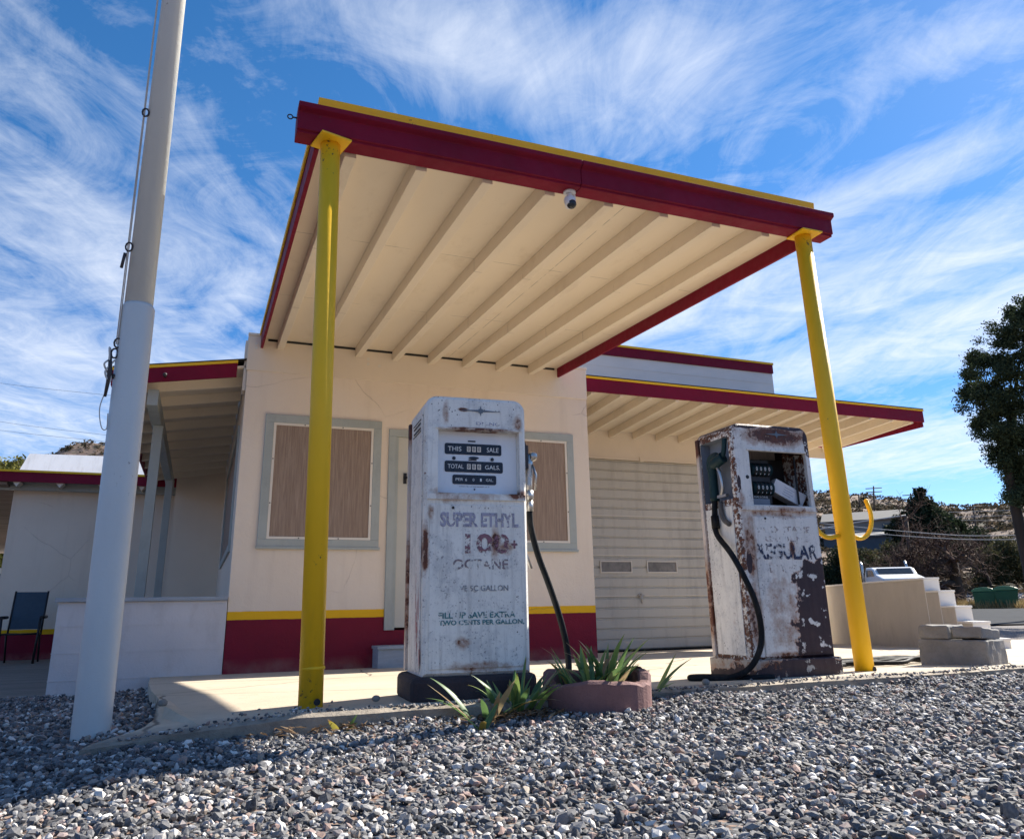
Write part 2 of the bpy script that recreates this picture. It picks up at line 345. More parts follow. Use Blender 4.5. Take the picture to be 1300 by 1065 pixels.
M['ink_faint'] = ink('very_faint_lettering', (.42, .42, .55), .50, None, 60)
M['ink_orange'] = ink('faint_brown_red_lettering', (.46, .38, .36), .555, None, 70)
M['ink_drip'] = ink('maroon_paint_drips', (.36, .06, .09), .47, None, 30)
M['star'] = paint('tarnished_emblem', (.16, .20, .24), .3, .45, .2)

# ---------------------------------------------------------------- mesh builder
class MB:
    def __init__(s): s.v = []; s.f = []; s.sm = []
    def add(s, vs, fs, smooth=False):
        o = len(s.v); s.v += [tuple(v) for v in vs]; s.f += [tuple(i+o for i in f) for f in fs]; s.sm += [smooth]*len(fs); return s
    def box(s, x0, x1, y0, y1, z0, z1, rot=None, piv=None):
        vs = [Vector((x, y, z)) for x in (x0, x1) for y in (y0, y1) for z in (z0, z1)]
        if rot is not None:
            piv = Vector(piv if piv is not None else ((x0+x1)/2, (y0+y1)/2, (z0+z1)/2)); E_ = Euler(rot).to_matrix()
            vs = [E_ @ (v-piv) + piv for v in vs]
        return s.add(vs, [(0, 1, 3, 2), (4, 6, 7, 5), (0, 4, 5, 1), (2, 3, 7, 6), (0, 2, 6, 4), (1, 5, 7, 3)])
    def hexa(s, p):  # 8 points: bottom 4 (ccw) + top 4
        return s.add(p, [(0, 3, 2, 1), (4, 5, 6, 7), (0, 1, 5, 4), (1, 2, 6, 5), (2, 3, 7, 6), (3, 0, 4, 7)])
    def prism(s, poly, axis, a, b):
        """extrude 2D polygon along axis ('x': poly in yz, 'y': poly in xz, 'z': poly in xy)"""
        def mk(p, t): return {'x': (t, p[0], p[1]), 'y': (p[0], t, p[1]), 'z': (p[0], p[1], t)}[axis]
        n = len(poly); vs = [mk(p, a) for p in poly] + [mk(p, b) for p in poly]
        fs = [tuple(range(n))[::-1], tuple(range(n, 2*n))] + [(i, (i+1) % n, n+(i+1) % n, n+i) for i in range(n)]
        return s.add(vs, fs)
    def tube(s, pts, r, n=10, cap=True, smooth=True):
        pts = [Vector(p) for p in pts]; rs = r if isinstance(r, (list, tuple)) else [r]*len(pts)
        o = len(s.v); up = None
        for i, p in enumerate(pts):
            t = (pts[min(i+1, len(pts)-1)] - pts[max(i-1, 0)]).normalized()
            if up is None:
                up = t.cross(Vector((0, 0, 1))); up = t.cross(Vector((1, 0, 0))) if up.length < .1 else up
            up = (up - t*up.dot(t)).normalized(); w = t.cross(up)
            for k in range(n):
                a = 2*PI*k/n; s.v.append(tuple(p + (up*math.cos(a)+w*math.sin(a))*rs[i]))
        for i in range(len(pts)-1):
            for k in range(n):
                k2 = (k+1) % n; s.f.append((o+i*n+k, o+i*n+k2, o+(i+1)*n+k2, o+(i+1)*n+k)); s.sm.append(smooth)
        if cap:
            s.f.append(tuple(o+k for k in range(n))[::-1]); s.sm.append(False)
            s.f.append(tuple(o+(len(pts)-1)*n+k for k in range(n))); s.sm.append(False)
        return s
    def sphere(s, c, r, n=12, m=8, sc_=(1, 1, 1)):
        o = len(s.v); c = Vector(c)
        for i in range(1, m):
            for k in range(n):
                a = PI*i/m; b = 2*PI*k/n
                s.v.append((c.x+r*sc_[0]*math.sin(a)*math.cos(b), c.y+r*sc_[1]*math.sin(a)*math.sin(b), c.z+r*sc_[2]*math.cos(a)))
        s.v.append((c.x, c.y, c.z+r*sc_[2])); s.v.append((c.x, c.y, c.z-r*sc_[2])); T = len(s.v)-2
        for i in range(m-2):
            for k in range(n):
                k2 = (k+1) % n; s.f.append((o+i*n+k, o+(i+1)*n+k, o+(i+1)*n+k2, o+i*n+k2)); s.sm.append(True)
        for k in range(n):
            k2 = (k+1) % n; s.f.append((T, o+k, o+k2)); s.sm.append(True)
            s.f.append((T+1, o+(m-2)*n+k2, o+(m-2)*n+k)); s.sm.append(True)
        return s
    def build(s, name, mat, parent=None, bevel=0, **props):
        me = bpy.data.meshes.new(name); me.from_pydata(s.v, [], s.f); me.update()
        me.polygons.foreach_set('use_smooth', s.sm)
        o = bpy.data.objects.new(name, me); COL.objects.link(o)
        me.materials.append(mat)
        if parent: o.parent = parent
        if bevel:
            b = o.modifiers.new('bevel', 'BEVEL'); b.width = bevel; b.segments = 2; b.limit_method = 'ANGLE'; b.angle_limit = R_(40)
        for k, v in props.items(): o[k] = v
        return o

def np_mesh(name, V, Fc, mat, parent=None, tone=None, nper=3, smooth=False):
    me = bpy.data.meshes.new(name); nf = len(Fc)
    me.vertices.add(len(V)); me.vertices.foreach_set('co', V.astype(np.float32).ravel())
    me.loops.add(nf*nper); me.loops.foreach_set('vertex_index', Fc.astype(np.int32).ravel())
    me.polygons.add(nf); me.polygons.foreach_set('loop_start', np.arange(nf, dtype=np.int32)*nper)
    me.polygons.foreach_set('loop_total', np.full(nf, nper, np.int32))
    me.polygons.foreach_set('use_smooth', np.full(nf, smooth, bool))
    if tone is not None:
        a = me.attributes.new('tone', 'FLOAT', 'POINT'); a.data.foreach_set('value', tone.astype(np.float32))
    me.update(calc_edges=True); me.validate()
    o = bpy.data.objects.new(name, me); COL.objects.link(o); me.materials.append(mat)
    if parent: o.parent = parent
    return o

def thing(name, loc, label, cat, rz=0, group=None):
    o = bpy.data.objects.new(name, None); COL.objects.link(o); o.location = loc; o.rotation_euler = (0, 0, rz)
    o.empty_display_size = .1; o['label'] = label; o['category'] = cat
    if group: o['group'] = group
    return o
def tag(o, label=None, cat=None, group=None, kind=None):
    if label: o['label'] = label
    if cat: o['category'] = cat
    if group: o['group'] = group
    if kind: o['kind'] = kind
    return o
def text(s, name, size, mat, parent, loc, rot=(PI/2, 0, 0), ext=.0006, w=None, sp=1.0, h=None, bold=0.0):
    cu = bpy.data.curves.new(name, 'FONT'); cu.body = s; cu.size = size; cu.extrude = ext; cu.align_x = 'LEFT'; cu.space_character = sp; cu.offset = bold
    cu.resolution_u = 3
    t = bpy.data.objects.new(name, cu); COL.objects.link(t); bpy.context.view_layer.update()
    me = bpy.data.meshes.new_from_object(t.evaluated_get(bpy.context.evaluated_depsgraph_get()))
    bpy.data.objects.remove(t); bpy.data.curves.remove(cu)
    xs = [v.co.x for v in me.vertices]; ys = [v.co.y for v in me.vertices]
    W = max(xs)-min(xs); H = max(ys)-min(ys); x0 = min(xs); y0 = min(ys)
    sx = (w/W) if w else 1; sy = (h/H) if h else (1 if not w else sx)
    E_ = Euler(rot).to_matrix()
    for v in me.vertices:
        v.co = E_ @ Vector(((v.co.x-x0)*sx, (v.co.y-y0)*sy, v.co.z)) + Vector(loc)
    me.name = name; me.materials.clear(); me.materials.append(mat)
    o = bpy.data.objects.new(name, me); COL.objects.link(o); o.parent = parent
    return o

# ---------------------------------------------------------------- terrain
def skyline(az):
    xs = [-180, -40, -12, -9, -6, 5, 20, 43.5, 46.6, 49.8, 52.4, 55, 70, 110, 180]
    es = [6, 8, 9.0, 10.1, 10.3, 10.0, 8.5, 7.1, 6.2, 5.35, 5.3, 5.6, 6.5, 6, 6]
    return np.interp(az, xs, es)
def hz(x, y):
    x = np.asarray(x, float); y = np.asarray(y, float)
    r = np.hypot(x, y); az = np.degrees(np.arctan2(x, y))
    left = np.clip((-.12-x)/.5, 0, 1)
    near = -.055 - .0345*np.clip(y-3.35, 0, 5) - .055*left
    near = near + .17*np.clip((r-21)/21, 0, 1)
    near = near + .028*np.clip((y-2.3)/.6, 0, 1)*np.clip((3.3-y)/.2, 0, 1)*np.clip((x-.3)/.5, 0, 1)*(1+.35*np.sin(x*4.1)+.2*np.sin(x*9.7+1)) + .008*np.sin(x*3.1+y*2)*np.sin(y*4.3)
    t = np.clip((r-44)/206, 0, None); tt = np.minimum(t, 1)
    H = 250*np.tan(np.radians(skyline(az)))
    wob = .9*np.sin(x*.09+1.3)*np.sin(y*.07) + .5*np.sin(x*.23+y*.19)
    hill = H*tt + wob*np.clip(t*6, 0, 1)*2*(.3+tt) - np.clip(t-1, 0, 1)*6
    return near + hill
rr = np.concatenate([np.linspace(0, 12, 61)[:-1], np.linspace(12, 44, 41)[:-1], np.geomspace(44, 900, 90)])
rr = np.concatenate([-rr[::-1][:-1], rr])
GX, GY = np.meshgrid(rr, rr, indexing='ij'); GZ = hz(GX, GY)
nn = len(rr); idx = np.arange(nn*nn).reshape(nn, nn)
FQ = np.stack([idx[:-1, :-1], idx[1:, :-1], idx[1:, 1:], idx[:-1, 1:]], -1).reshape(-1, 4)
g = np_mesh('ground', np.stack([GX, GY, GZ], -1).reshape(-1, 3), FQ, M['ground'], nper=4, smooth=True); tag(g, kind='structure')

# forecourt slab: front curb with a vertical face, sloping back to the buildings
def zs(y): return -.0345*(y-3.35)
out = [(-.30, 2.90), (-.12, 2.93), (.05, 2.96), (.35, 2.90), (.75, 2.92), (1.2, 2.93), (1.9, 2.98), (2.6, 3.02), (3.3, 3.02), (4.2, 3.04), (6, 3.15), (9.4, 3.4), (9.4, 8.79), (6.8, 8.79), (3.6, 8.79), (3.6, 7.2), (.2, 7.2), (-.30, 7.14), (-.27, 6.2), (-.20, 5.0), (-.13, 4.2), (-.12, 3.7), (-.14, 3.3), (-.26, 3.08)]
def dens(poly, st=.12):
    r_ = []
    for i, p in enumerate(poly):
        q = poly[(i+1) % len(poly)]; L = math.hypot(q[0]-p[0], q[1]-p[1]); k = max(1, int(L/st))
        for j in range(k):
            t = j/k; jx = RS.uniform(-.012, .012) if (j and q[1] < 5) else 0; r_.append((p[0]+(q[0]-p[0])*t+jx*.3, p[1]+(q[1]-p[1])*t+jx+(.012*math.sin(p[0]*3+t*5) if q[1] < 3.3 and p[1] < 3.3 else 0)))
    return r_
po = dens(out)
mb = MB(); top = [(p[0], p[1], zs(p[1]) - (.012 if p[1] < 3.2 else 0) - (.05*max(0, min(1, (.35-p[0])/.6)) if p[1] < 3.6 else 0)) for p in po]
cx = sum(p[0] for p in po)/len(po)
ins = []
for i, p in enumerate(po):
    a, b = po[i-1], po[(i+1) % len(po)]; tx, ty = b[0]-a[0], b[1]-a[1]; L = math.hypot(tx, ty) or 1
    ins.append((p[0]-ty/L*.03, p[1]+tx/L*.03))
n_ = len(po)
vs = [(p[0], p[1], zs(p[1]) - (.05*max(0, min(1, (.35-p[0])/.6)) if p[1] < 3.6 else 0)) for p in ins] + top + [(p[0], p[1], p[2]-.14) for p in top]
fs = [tuple(range(n_))] + [(n_+i, n_+(i+1) % n_, (i+1) % n_, i) for i in range(n_)] + [(2*n_+i, 2*n_+(i+1) % n_, n_+(i+1) % n_, n_+i) for i in range(n_)]
mb.add(vs, fs)
sl = mb.build('forecourt_pavement', M['slab']); tag(sl, kind='structure')

# road across the right
mb = MB(); pr = []
V = []; Fc = []
azs = np.linspace(20, 125, 60)
for i, a in enumerate(azs):
    for j, rad in enumerate((21.5, 28, 35, 41.5)):
        x = rad*math.sin(R_(a)); y = rad*math.cos(R_(a)); V.append((x, y, float(hz(x, y))+.03))
V = np.array(V)
Fc = np.array([(i*4+j, i*4+j+1, (i+1)*4+j+1, (i+1)*4+j) for i in range(59) for j in range(3)])
road = np_mesh('road', V, Fc, M['asphalt'], nper=4, smooth=True); tag(road, kind='structure')

# ---------------------------------------------------------------- pebbles
ph = (1+5**.5)/2
ICO = np.array([(-1, ph, 0), (1, ph, 0), (-1, -ph, 0), (1, -ph, 0), (0, -1, ph), (0, 1, ph), (0, -1, -ph), (0, 1, -ph), (ph, 0, -1), (ph, 0, 1), (-ph, 0, -1), (-ph, 0, 1)])/1.9
ICF = np.array([(0, 11, 5), (0, 5, 1), (0, 1, 7), (0, 7, 10), (0, 10, 11), (1, 5, 9), (5, 11, 4), (11, 10, 2), (10, 7, 6), (7, 1, 8), (3, 9, 4), (3, 4, 2), (3, 2, 6), (3, 6, 8), (3, 8, 9), (4, 9, 5), (2, 4, 11), (6, 2, 10), (8, 6, 7), (9, 8, 1)])
def pebbles(name, P, S, lift=.35):
    n = len(P); B = np.repeat(ICO[None], n, 0) * RS.uniform(.62, 1.25, (n, 12, 1))
    B *= (S[:, None, None] * np.stack([RS.uniform(.8, 1.35, n), RS.uniform(.6, 1.0, n), RS.uniform(.4, .8, n)], -1)[:, None, :])
    a = RS.uniform(0, 2*PI, n); b = RS.normal(0, .45, n)
    ca, sa, cb, sb = np.cos(a), np.sin(a), np.cos(b), np.sin(b)
    X = B[..., 0]*cb[:, None] + B[..., 2]*sb[:, None]; Z = -B[..., 0]*sb[:, None] + B[..., 2]*cb[:, None]
    X2 = X*ca[:, None] - B[..., 1]*sa[:, None]; Y2 = X*sa[:, None] + B[..., 1]*ca[:, None]
    V = np.stack([X2, Y2, Z], -1) + P[:, None, :]; V[..., 2] += (S*lift*RS.uniform(.2, 2.6, n))[:, None]
    Fc = (ICF[None] + (np.arange(n)*12)[:, None, None]).reshape(-1, 3)
    tone = np.repeat(RS.uniform(0, 1, n), 12)
    return tag(np_mesh(name, V.reshape(-1, 3), Fc, M['pebble'], tone=tone), kind='stuff')
slabpoly = np.array(out)
def inslab(x, y):
    c = np.zeros(len(x), bool); n = len(slabpoly); j = n-1
    for i in range(n):
        xi, yi = slabpoly[i]; xj, yj = slabpoly[j]
        k = ((yi > y) != (yj > y)) & (x < (xj-xi)*(y-yi)/(yj-yi+1e-12)+xi); c ^= k; j = i
    return c
def scatter(n, x0, x1, y0, y1, smin, smax, zf=None):
    x = RS.uniform(x0, x1, n); y = RS.uniform(y0, y1, n); k = ~inslab(x, y)
    k &= ~((y > 7.1) & (x > -1.1)); x = x[k]; y = y[k]
    z = hz(x, y); S = smin + (smax-smin)*RS.beta(1.1, 3.4, len(x)); return np.stack([x, y, z], -1), S
Ps = []; Ss = []
for args in ((64000, -1.2, 4.6, .8, 3.12, .0045, .020), (9000, 4.6, 8.5, 1.2, 3.5, .008, .02), (9000, -2.6, .0, 2.8, 7.1, .010, .022),
             (6000, -3.5, -1.2, .5, 3.4, .009, .02), (7000, 1.8, 4.8, -.4, .9, .009, .02), (2500, -4.2, -1.9, 5.0, 7.9, .011, .022), (9000, 9.3, 20, 4, 14, .014, .035)):
    p, s = scatter(*args); Ps.append(p); Ss.append(s)
pebbles('gravel', np.concatenate(Ps), np.concatenate(Ss))
# loose stones and grit spilt on the slab edge
x = RS.uniform(-.2, 6, 1500); y = 2.93 + RS.exponential(.05, 1500)*(1.1+np.sin(x*5)) + .016*np.clip(x, 0, 6); z = zs(y) - .05*np.clip((.35-x)/.6, 0, 1)
pebbles('loose_grit', np.stack([x, y, z-.002], -1), RS.uniform(.002, .009, 1500))

# ---------------------------------------------------------------- gas station
gs = thing('gas_station', (1.9, 7.15, -.1), 'small cream and maroon gas station with yellow trim, canopy and garage', 'gas station')
GO = Vector((1.9, 7.15, -.1))
class Off:  # parent-space helper: geometry is given in world coordinates, stored relative to the root
    def __init__(s, o): s.o = Vector(o)
    def build(s, mb_, name, mat, parent, bevel=0, pl=None):
        ob = mb_.build(name, mat, parent, bevel)
        ob.location = -s.o if pl is None else (0, 0, 0)
        return ob
G = Off(GO)
FX0, FX1, FY, WT = .237, 3.70, 7.15, 2.815
# office walls with real openings for the windows and the door
W1 = (.43, 1.493, .892, 2.085); W3 = (2.452, 3.514, .892, 2.085); DR = (1.566, 2.42, .18, 2.02)
mb = MB()
def wallx(mb_, x0, x1, y0, y1, z0, z1, holes):
    xs = sorted({x0, x1, *[h[0] for h in holes], *[h[1] for h in holes]})
    for a, b in zip(xs, xs[1:]):
        hh = [h for h in holes if h[0] <= a and h[1] >= b]; zc = z0
        for h in sorted(hh, key=lambda q: q[2]):
            mb_.box(a, b, y0, y1, zc, h[2]); zc = h[3]
        mb_.box(a, b, y0, y1, zc, z1)
IN = .03
hole = lambda w: (w[0]+IN, w[1]-IN, w[2]+IN, w[3]-IN)
wallx(mb, FX0, FX1, FY, FY+.2, -.22, WT, [hole(W1), hole(W3), (DR[0]+IN, DR[1]-IN, DR[2], DR[3]-IN)])
# left side wall with a window opening
for (a, b, c, d) in ((FY+.2, 7.75, -.22, WT), (7.75, 10.9, -.22, .9), (7.75, 10.9, 2.1, WT), (10.9, 13.5, -.22, WT)):
    mb.box(FX0, FX0+.2, a, b, c, d)
mb.box(FX1-.2, FX1, FY+.2, 13.5, -.22, WT); mb.box(FX0+.2, FX1-.2, 13.3, 13.5, -.22, WT)
mb.box(FX0+.2, FX1-.2, FY+.2, 13.3, WT-.25, WT-.1)
G.build(mb, 'office_wall', M['office'], gs)
# board ledger across the head of the facade + corner trim
mb = MB(); mb.box(FX0-.006, FX1+.006, FY-.012, FY, 2.485, WT+.004)
mb.box(FX0-.012, FX0, FY-.012, FY+.35, 2.485, WT+.004)
mb.box(FX0-.014, FX1+.014, FY-.02, FY+.02, WT+.004, WT+.03)
mb.box(FX0-.03, FX0-.001, FY+.03, FY+.20, 2.3, 2.78)
lg = G.build(mb, 'head_board', M['cream'], gs, .004)
mb = MB()
for (x, z) in ((.30, 2.74), (.30, 2.70), (1.34, 2.70), (1.34, 2.65), (1.45, 2.64)):
    m = MB(); m.tube([(x, FY-.019, z), (x, FY-.011, z)], .014, 12); G.build(m, 'knockout_plate', M['liner'], lg, pl=1)
def window(w):
    x0, x1, z0, z1 = w; fw = .075
    m = MB(); m.box(x0, x1, FY-.022, FY+.04, z1-fw, z1); m.box(x0, x1, FY-.022, FY+.04, z0, z0+fw)
    m.box(x0, x0+fw, FY-.022, FY+.04, z0+fw, z1-fw); m.box(x1-fw, x1, FY-.022, FY+.04, z0+fw, z1-fw)
    m.box(x0-.01, x1+.01, FY-.034, FY-.0225, z0-.012, z0+.012)
    f = G.build(m, 'window', M['grey_trim'], gs, .004)
    a0, a1, c0, c1 = x0+fw, x1-fw, z0+fw, z1-fw; lw = .022
    m = MB(); m.box(a0, a1, FY-.018, FY+.01, c1-lw, c1-.001); m.box(a0, a1, FY-.018, FY+.01, c0+.001, c0+lw)
    m.box(a0+.001, a0+lw, FY-.018, FY+.01, c0+lw, c1-lw); m.box(a1-lw, a1-.001, FY-.018, FY+.01, c0+lw, c1-lw)
    G.build(m, 'window_liner', M['liner'], f, pl=1)
    m = MB(); m.box(a0+lw, a1-lw, FY-.008, FY+.006, c0+lw, c1-lw); G.build(m, 'window_panel', M['ply'], f, pl=1)
    m = MB()
    for t in (.3, .68):
        for (px_, pz) in ((a0+.01, c0+(c1-c0)*t), (a1-.01, c0+(c1-c0)*t), (a0+(a1-a0)*t, c0+.01), (a0+(a1-a0)*t, c1-.01)):
            m = MB(); m.tube([(px_, FY-.022, pz), (px_, FY-.017, pz)], .006, 8); G.build(m, 'screw_head', M['screw'], f, pl=1)
window(W1); window(W3)
# door
x0, x1, z0, z1 = DR
m = MB(); m.box(x0, x0+.07, FY-.022, FY+.05, z0, z1-.07); m.box(x1-.07, x1, FY-.022, FY+.05, z0, z1-.07); m.box(x0, x1, FY-.022, FY+.05, z1-.07, z1)
m.box(x0+.07, x0+.095, FY-.012, FY+.05, z0, z1-.07); m.box(x1-.095, x1-.07, FY-.012, FY+.05, z0, z1-.07)
df = G.build(m, 'door', M['grey_trim'], gs, .004)
m = MB(); m.box(x0+.095, x1-.095, FY-.002, FY+.04, z0+.02, z1-.07); G.build(m, 'door_leaf', M['door'], df, .004, pl=1)
m = MB(); m.box(1.715, 1.745, FY-.014, FY-.002, 1.50, 1.60); m.tube([(1.73, FY-.05, 1.555), (1.73, FY-.01, 1.555)], .012, 8); m.tube([(1.72, FY-.05, 1.555), (1.80, FY-.05, 1.545)], .010, 8)
G.build(m, 'door_handle', M['black'], df, pl=1)
# side window frame seen at a grazing angle
m = MB(); m.box(FX0-.02, FX0+.05, 7.75, 7.82, .9, 2.1); m.box(FX0-.02, FX0+.05, 10.83, 10.9, .9, 2.1); m.box(FX0-.02, FX0+.05, 7.82, 10.83, .9, .97); m.box(FX0-.02, FX0+.05, 7.82, 10.83, 2.03, 2.1)
f = G.build(m, 'window', M['grey_trim'], gs); m = MB(); m.box(FX0, FX0+.03, 7.82, 10.83, .97, 2.03); G.build(m, 'window_panel', M['ply'], f, pl=1)

# canopy
CY0, CY1 = 3.41, 7.135; cz = lambda y: 2.520 + (y-3.44)*.0512
def slope_box(m, x0, x1, y0, y1, b, t, slope=cz):
    m.hexa([(x0, y0, slope(y0)+b), (x1, y0, slope(y0)+b), (x1, y1, slope(y1)+b), (x0, y1, slope(y1)+b), (x0, y0, slope(y0)+t), (x1, y0, slope(y0)+t), (x1, y1, slope(y1)+t), (x0, y1, slope(y1)+t)])
m = MB(); slope_box(m, .362, 3.358, CY0, CY1, .092, .125)
cn = G.build(m, 'canopy', M['ceiling'], gs)
# panel seams in the ceiling (battens a few millimetres proud)
m = MB(); slope_box(m, .364, 3.356, CY0, CY1+.0, .128, .150); m.box(.345, 3.383, 3.402, 3.44, 2.668, 2.757); G.build(m, 'roofing', M['roofing'], cn, pl=1)
for k in range(8):
    xj = .515+.3625*k
    m = MB(); slope_box(m, xj-.030, xj+.030, CY0+.004, CY1-.002, -.004, .0915)
    G.build(m, 'joist', M['ceiling'], cn, .003, pl=1)
for xa in (.336, 3.360):
    m = MB(); slope_box(m, xa, xa+.024, CY0-.01, CY1+.013, -.005, .135); G.build(m, 'side_fascia', M['maroon'], cn, .003, pl=1)
m = MB()
for xa, s_ in ((.322, 1), (3.386, -1)):
    slope_box(m, min(xa, xa+.012), max(xa, xa+.012), CY0-.02, CY1+.013, .118, .158)
slope_box(m, .336, 3.384, CY0+.02, CY1+.0, .1505, .157)
m.hexa([(.338, 3.335, 2.690), (3.39, 3.335, 2.690), (3.39, 3.40, 2.690), (.338, 3.40, 2.690), (.338, 3.328, 2.762), (3.39, 3.328, 2.762), (3.39, 3.40, 2.762), (.338, 3.40, 2.762)])
G.build(m, 'edge_trim', M['yellow'], cn, .002, pl=1)
m = MB()
for (xa, xb) in ((.242, 1.735), (1.737, 3.475)):
    m.prism([(3.304, 2.530), (3.304, 2.543), (3.292, 2.543), (3.292, 2.634), (3.264, 2.650), (3.264, 2.676), (3.335, 2.680), (3.408, 2.650), (3.408, 2.532)], 'x', xa, xb)
bm_ = G.build(m, 'front_beam', M['maroon'], cn, .004, pl=1)
m = MB(); m.tube([(.242, 3.33, 2.62), (.222, 3.33, 2.62)], .004, 6); m.tube([(.222-.012+.012*math.cos(a), 3.33, 2.62+.012*math.sin(a)) for a in np.linspace(0, 2*PI, 13)], .003, 6)
G.build(m, 'eye_bolt', M['dark_iron'], cn, pl=1)
m = MB(); m.box(1.60, 1.79, 3.36, 3.55, 2.765, 2.780, rot=(.05, 0, .02)); G.build(m, 'shingle_flap', M['roofing'], cn, pl=1)
# dark strip stands in for shade between the rear ceiling edge and wall
m = MB(); m.box(.40, 3.33, 7.136, 7.1385, cz(7.13)+.07, cz(7.13)+.0915); G.build(m, 'gap_shade_strip', M['roofing'], cn, pl=1)
# posts
def post(xb, xt, label, zb, hooks=False):
    m = MB(); r = .0475
    if xb < 1: m.tube([(xb, 3.352, zb), (xt, 3.352, 2.519)], [r*1.02, r*.99], 28); m.tube([(xb, 3.352, .128), (xb, 3.352, .134), (xb, 3.352, .141)], [r*1.03, r*1.07, r*1.03], 28)
    else: m.tube([(xb, 3.352, zb), (xt, 3.352, 2.519)], [r*1.04, r*1.02], 28)
    p = G.build(m, 'post', M['yellow'], gs); p['label'] = label
    m = MB(); m.box(xt-.075, xt+.075, 3.262, 3.412, 2.5195, 2.5295, rot=(0, 0, .25 if xb < 1 else 0)); G.build(m, 'post_plate', M['yellow'], p, .002, pl=1)
    m = MB(); m.tube([(xb+.018, 3.352-r*1.07, zb+.022), (xb+.018, 3.352-r*1.02+.01, zb+.022)], .013, 12); G.build(m, 'drain_hole', M['roofing'], p, pl=1)
    if hooks:
        for s_ in (-1, 1):
            c = (3.296+s_*.105, .815); pts = [(3.296+s_*.035, 3.352, .702)]
            for a in np.linspace(-PI*.52, 0.25, 12): pts.append((c[0]+s_*.108*math.cos(a), 3.352, c[1]+.125*math.sin(a)))
            pts.append((c[0]+s_*.088, 3.352, .90))
            m = MB(); m.tube(pts, .0125, 12); m.sphere(pts[-1], .0128, 10, 6); G.build(m, 'hose_hook', M['yellow'], p, pl=1)
post(.450, .408, 'left yellow canopy post', -.012)
post(3.310, 3.285, 'right yellow canopy post with two hose hooks', -.012, True)

# garage block
GY = 8.8
m = MB(); GD = (4.15, 7.05, -.3, 2.20)
wallx(m, 3.70, 7.66, GY, GY+.2, -.32, 3.63, [GD]); m.box(7.46, 7.66, GY+.2, 13.5, -.32, 3.63); m.box(3.70, 3.9, GY+.2, 13.5, WT-.1, 3.63); m.box(3.9, 7.46, 13.3, 13.5, -.32, 3.63); m.box(3.9, 7.46, GY+.2, 13.3, 3.3, 3.4)
gw = G.build(m, 'garage_wall', M['cream'], gs, .004)
m = MB(); m.box(3.690, 7.672, GY-.012, GY-.001, 2.75, 3.632); m.box(7.661, 7.672, GY, 13.5, 2.75, 3.632); gp = G.build(m, 'parapet', M['white'], gs)  # facing on the cream wall, whitened to carry the skylight
m = MB(); m.box(3.685, 7.68, GY-.032, GY+.21, 3.633, 3.765); m.box(7.47, 7.68, GY+.212, 13.5, 3.633, 3.765); G.build(m, 'parapet_fascia', M['maroon'], gp, pl=1)
m = MB(); m.box(3.675, 7.69, GY-.042, GY+.22, 3.7655, 3.795); m.box(7.46, 7.69, GY+.222, 13.5, 3.7655, 3.795); G.build(m, 'parapet_trim', M['yellow'], gp, pl=1)
# siding lines on the parapet
m = MB()
for z in (2.93, 3.11, 3.29, 3.47): m.box(3.69, 7.673, GY-.016, GY-.0125, z, z+.006)
G.build(m, 'siding_seam', M['white'], gp, pl=1)
# garage canopy
gz = lambda y: 2.570 - (y-7.15)*.055
GX0, GX1 = 3.712, 8.64
m = MB(); slope_box(m, GX0, GX1-.03, 7.176, GY-.014, .095, .125, gz); gc = G.build(m, 'garage_canopy', M['ceiling'], gs)
k = 0; xj = 3.80
while xj < 8.6:
    m = MB(); slope_box(m, xj-.02, xj+.02, 7.178, GY-.016, .0, .0945, gz); G.build(m, 'joist', M['ceiling'], gc, .003, pl=1); xj += .358
m = MB(); m.box(GX0-.008, GX1, 7.150, 7.174, 2.588, 2.735); m.box(GX1-.028, GX1, 7.1745, GY+.3, 2.53, 2.70); G.build(m, 'canopy_fascia', M['maroon'], gc, .003, pl=1)
m = MB(); m.box(GX0-.012, GX1+.006, 7.140, 7.185, 2.7355, 2.757); m.box(GX1-.03, GX1+.006, 7.1855, GY+.3, 2.7005, 2.72); G.build(m, 'canopy_trim', M['yellow'], gc, pl=1)
m = MB(); m.box(GX0, GX1, 7.136, 7.19, 2.7575, 2.768); slope_box(m, GX0, GX1-.03, 7.19, GY-.05, .126, .185, gz); G.build(m, 'roofing', M['roofing'], gc, pl=1)
m = MB(); m.box(7.665, 8.6, GY+.0, GY+.02, 2.40, 2.56); G.build(m, 'end_board', M['ceiling'], gc, pl=1)
# ribbed door
m = MB(); z = -.17; prof = []
yd = GY+.06
while z < 2.2-.001:
    zt = min(z+.1245, 2.2); prof += [(yd+.006, z), (yd-.010, z+.014), (yd-.014, zt-.020), (yd+.006, zt-.006)]; z += .1245
poly = prof + [(yd+.03, 2.2), (yd+.03, -.17)]
m.prism(poly, 'x', 4.16, 7.04); gd = G.build(m, 'garage_door', M['garage'], gs)
m = MB()
for zz in (.45, .95, 1.45): m.box(4.16, 7.04, yd-.0165, yd-.0145, zz+.02, zz+.028)
G.build(m, 'section_seam', M['liner'], gd, pl=1)
m = MB(); m.box(4.05, 4.15, GY-.015, GY+.03, -.2, 2.25); m.box(7.05, 7.15, GY-.015, GY+.03, -.2, 2.25); m.box(4.15, 7.05, GY-.012, GY+.03, 2.2, 2.225); m.box(5.30, 5.36, GY-.03, GY-.012, 2.19, 2.24)
G.build(m, 'door_jamb', M['cream'], gd, pl=1)
m = MB(); m.box(4.16, 7.04, yd-.014, yd-.004, -.215, -.172); G.build(m, 'bottom_seal', M['rubber'], gd, pl=1)
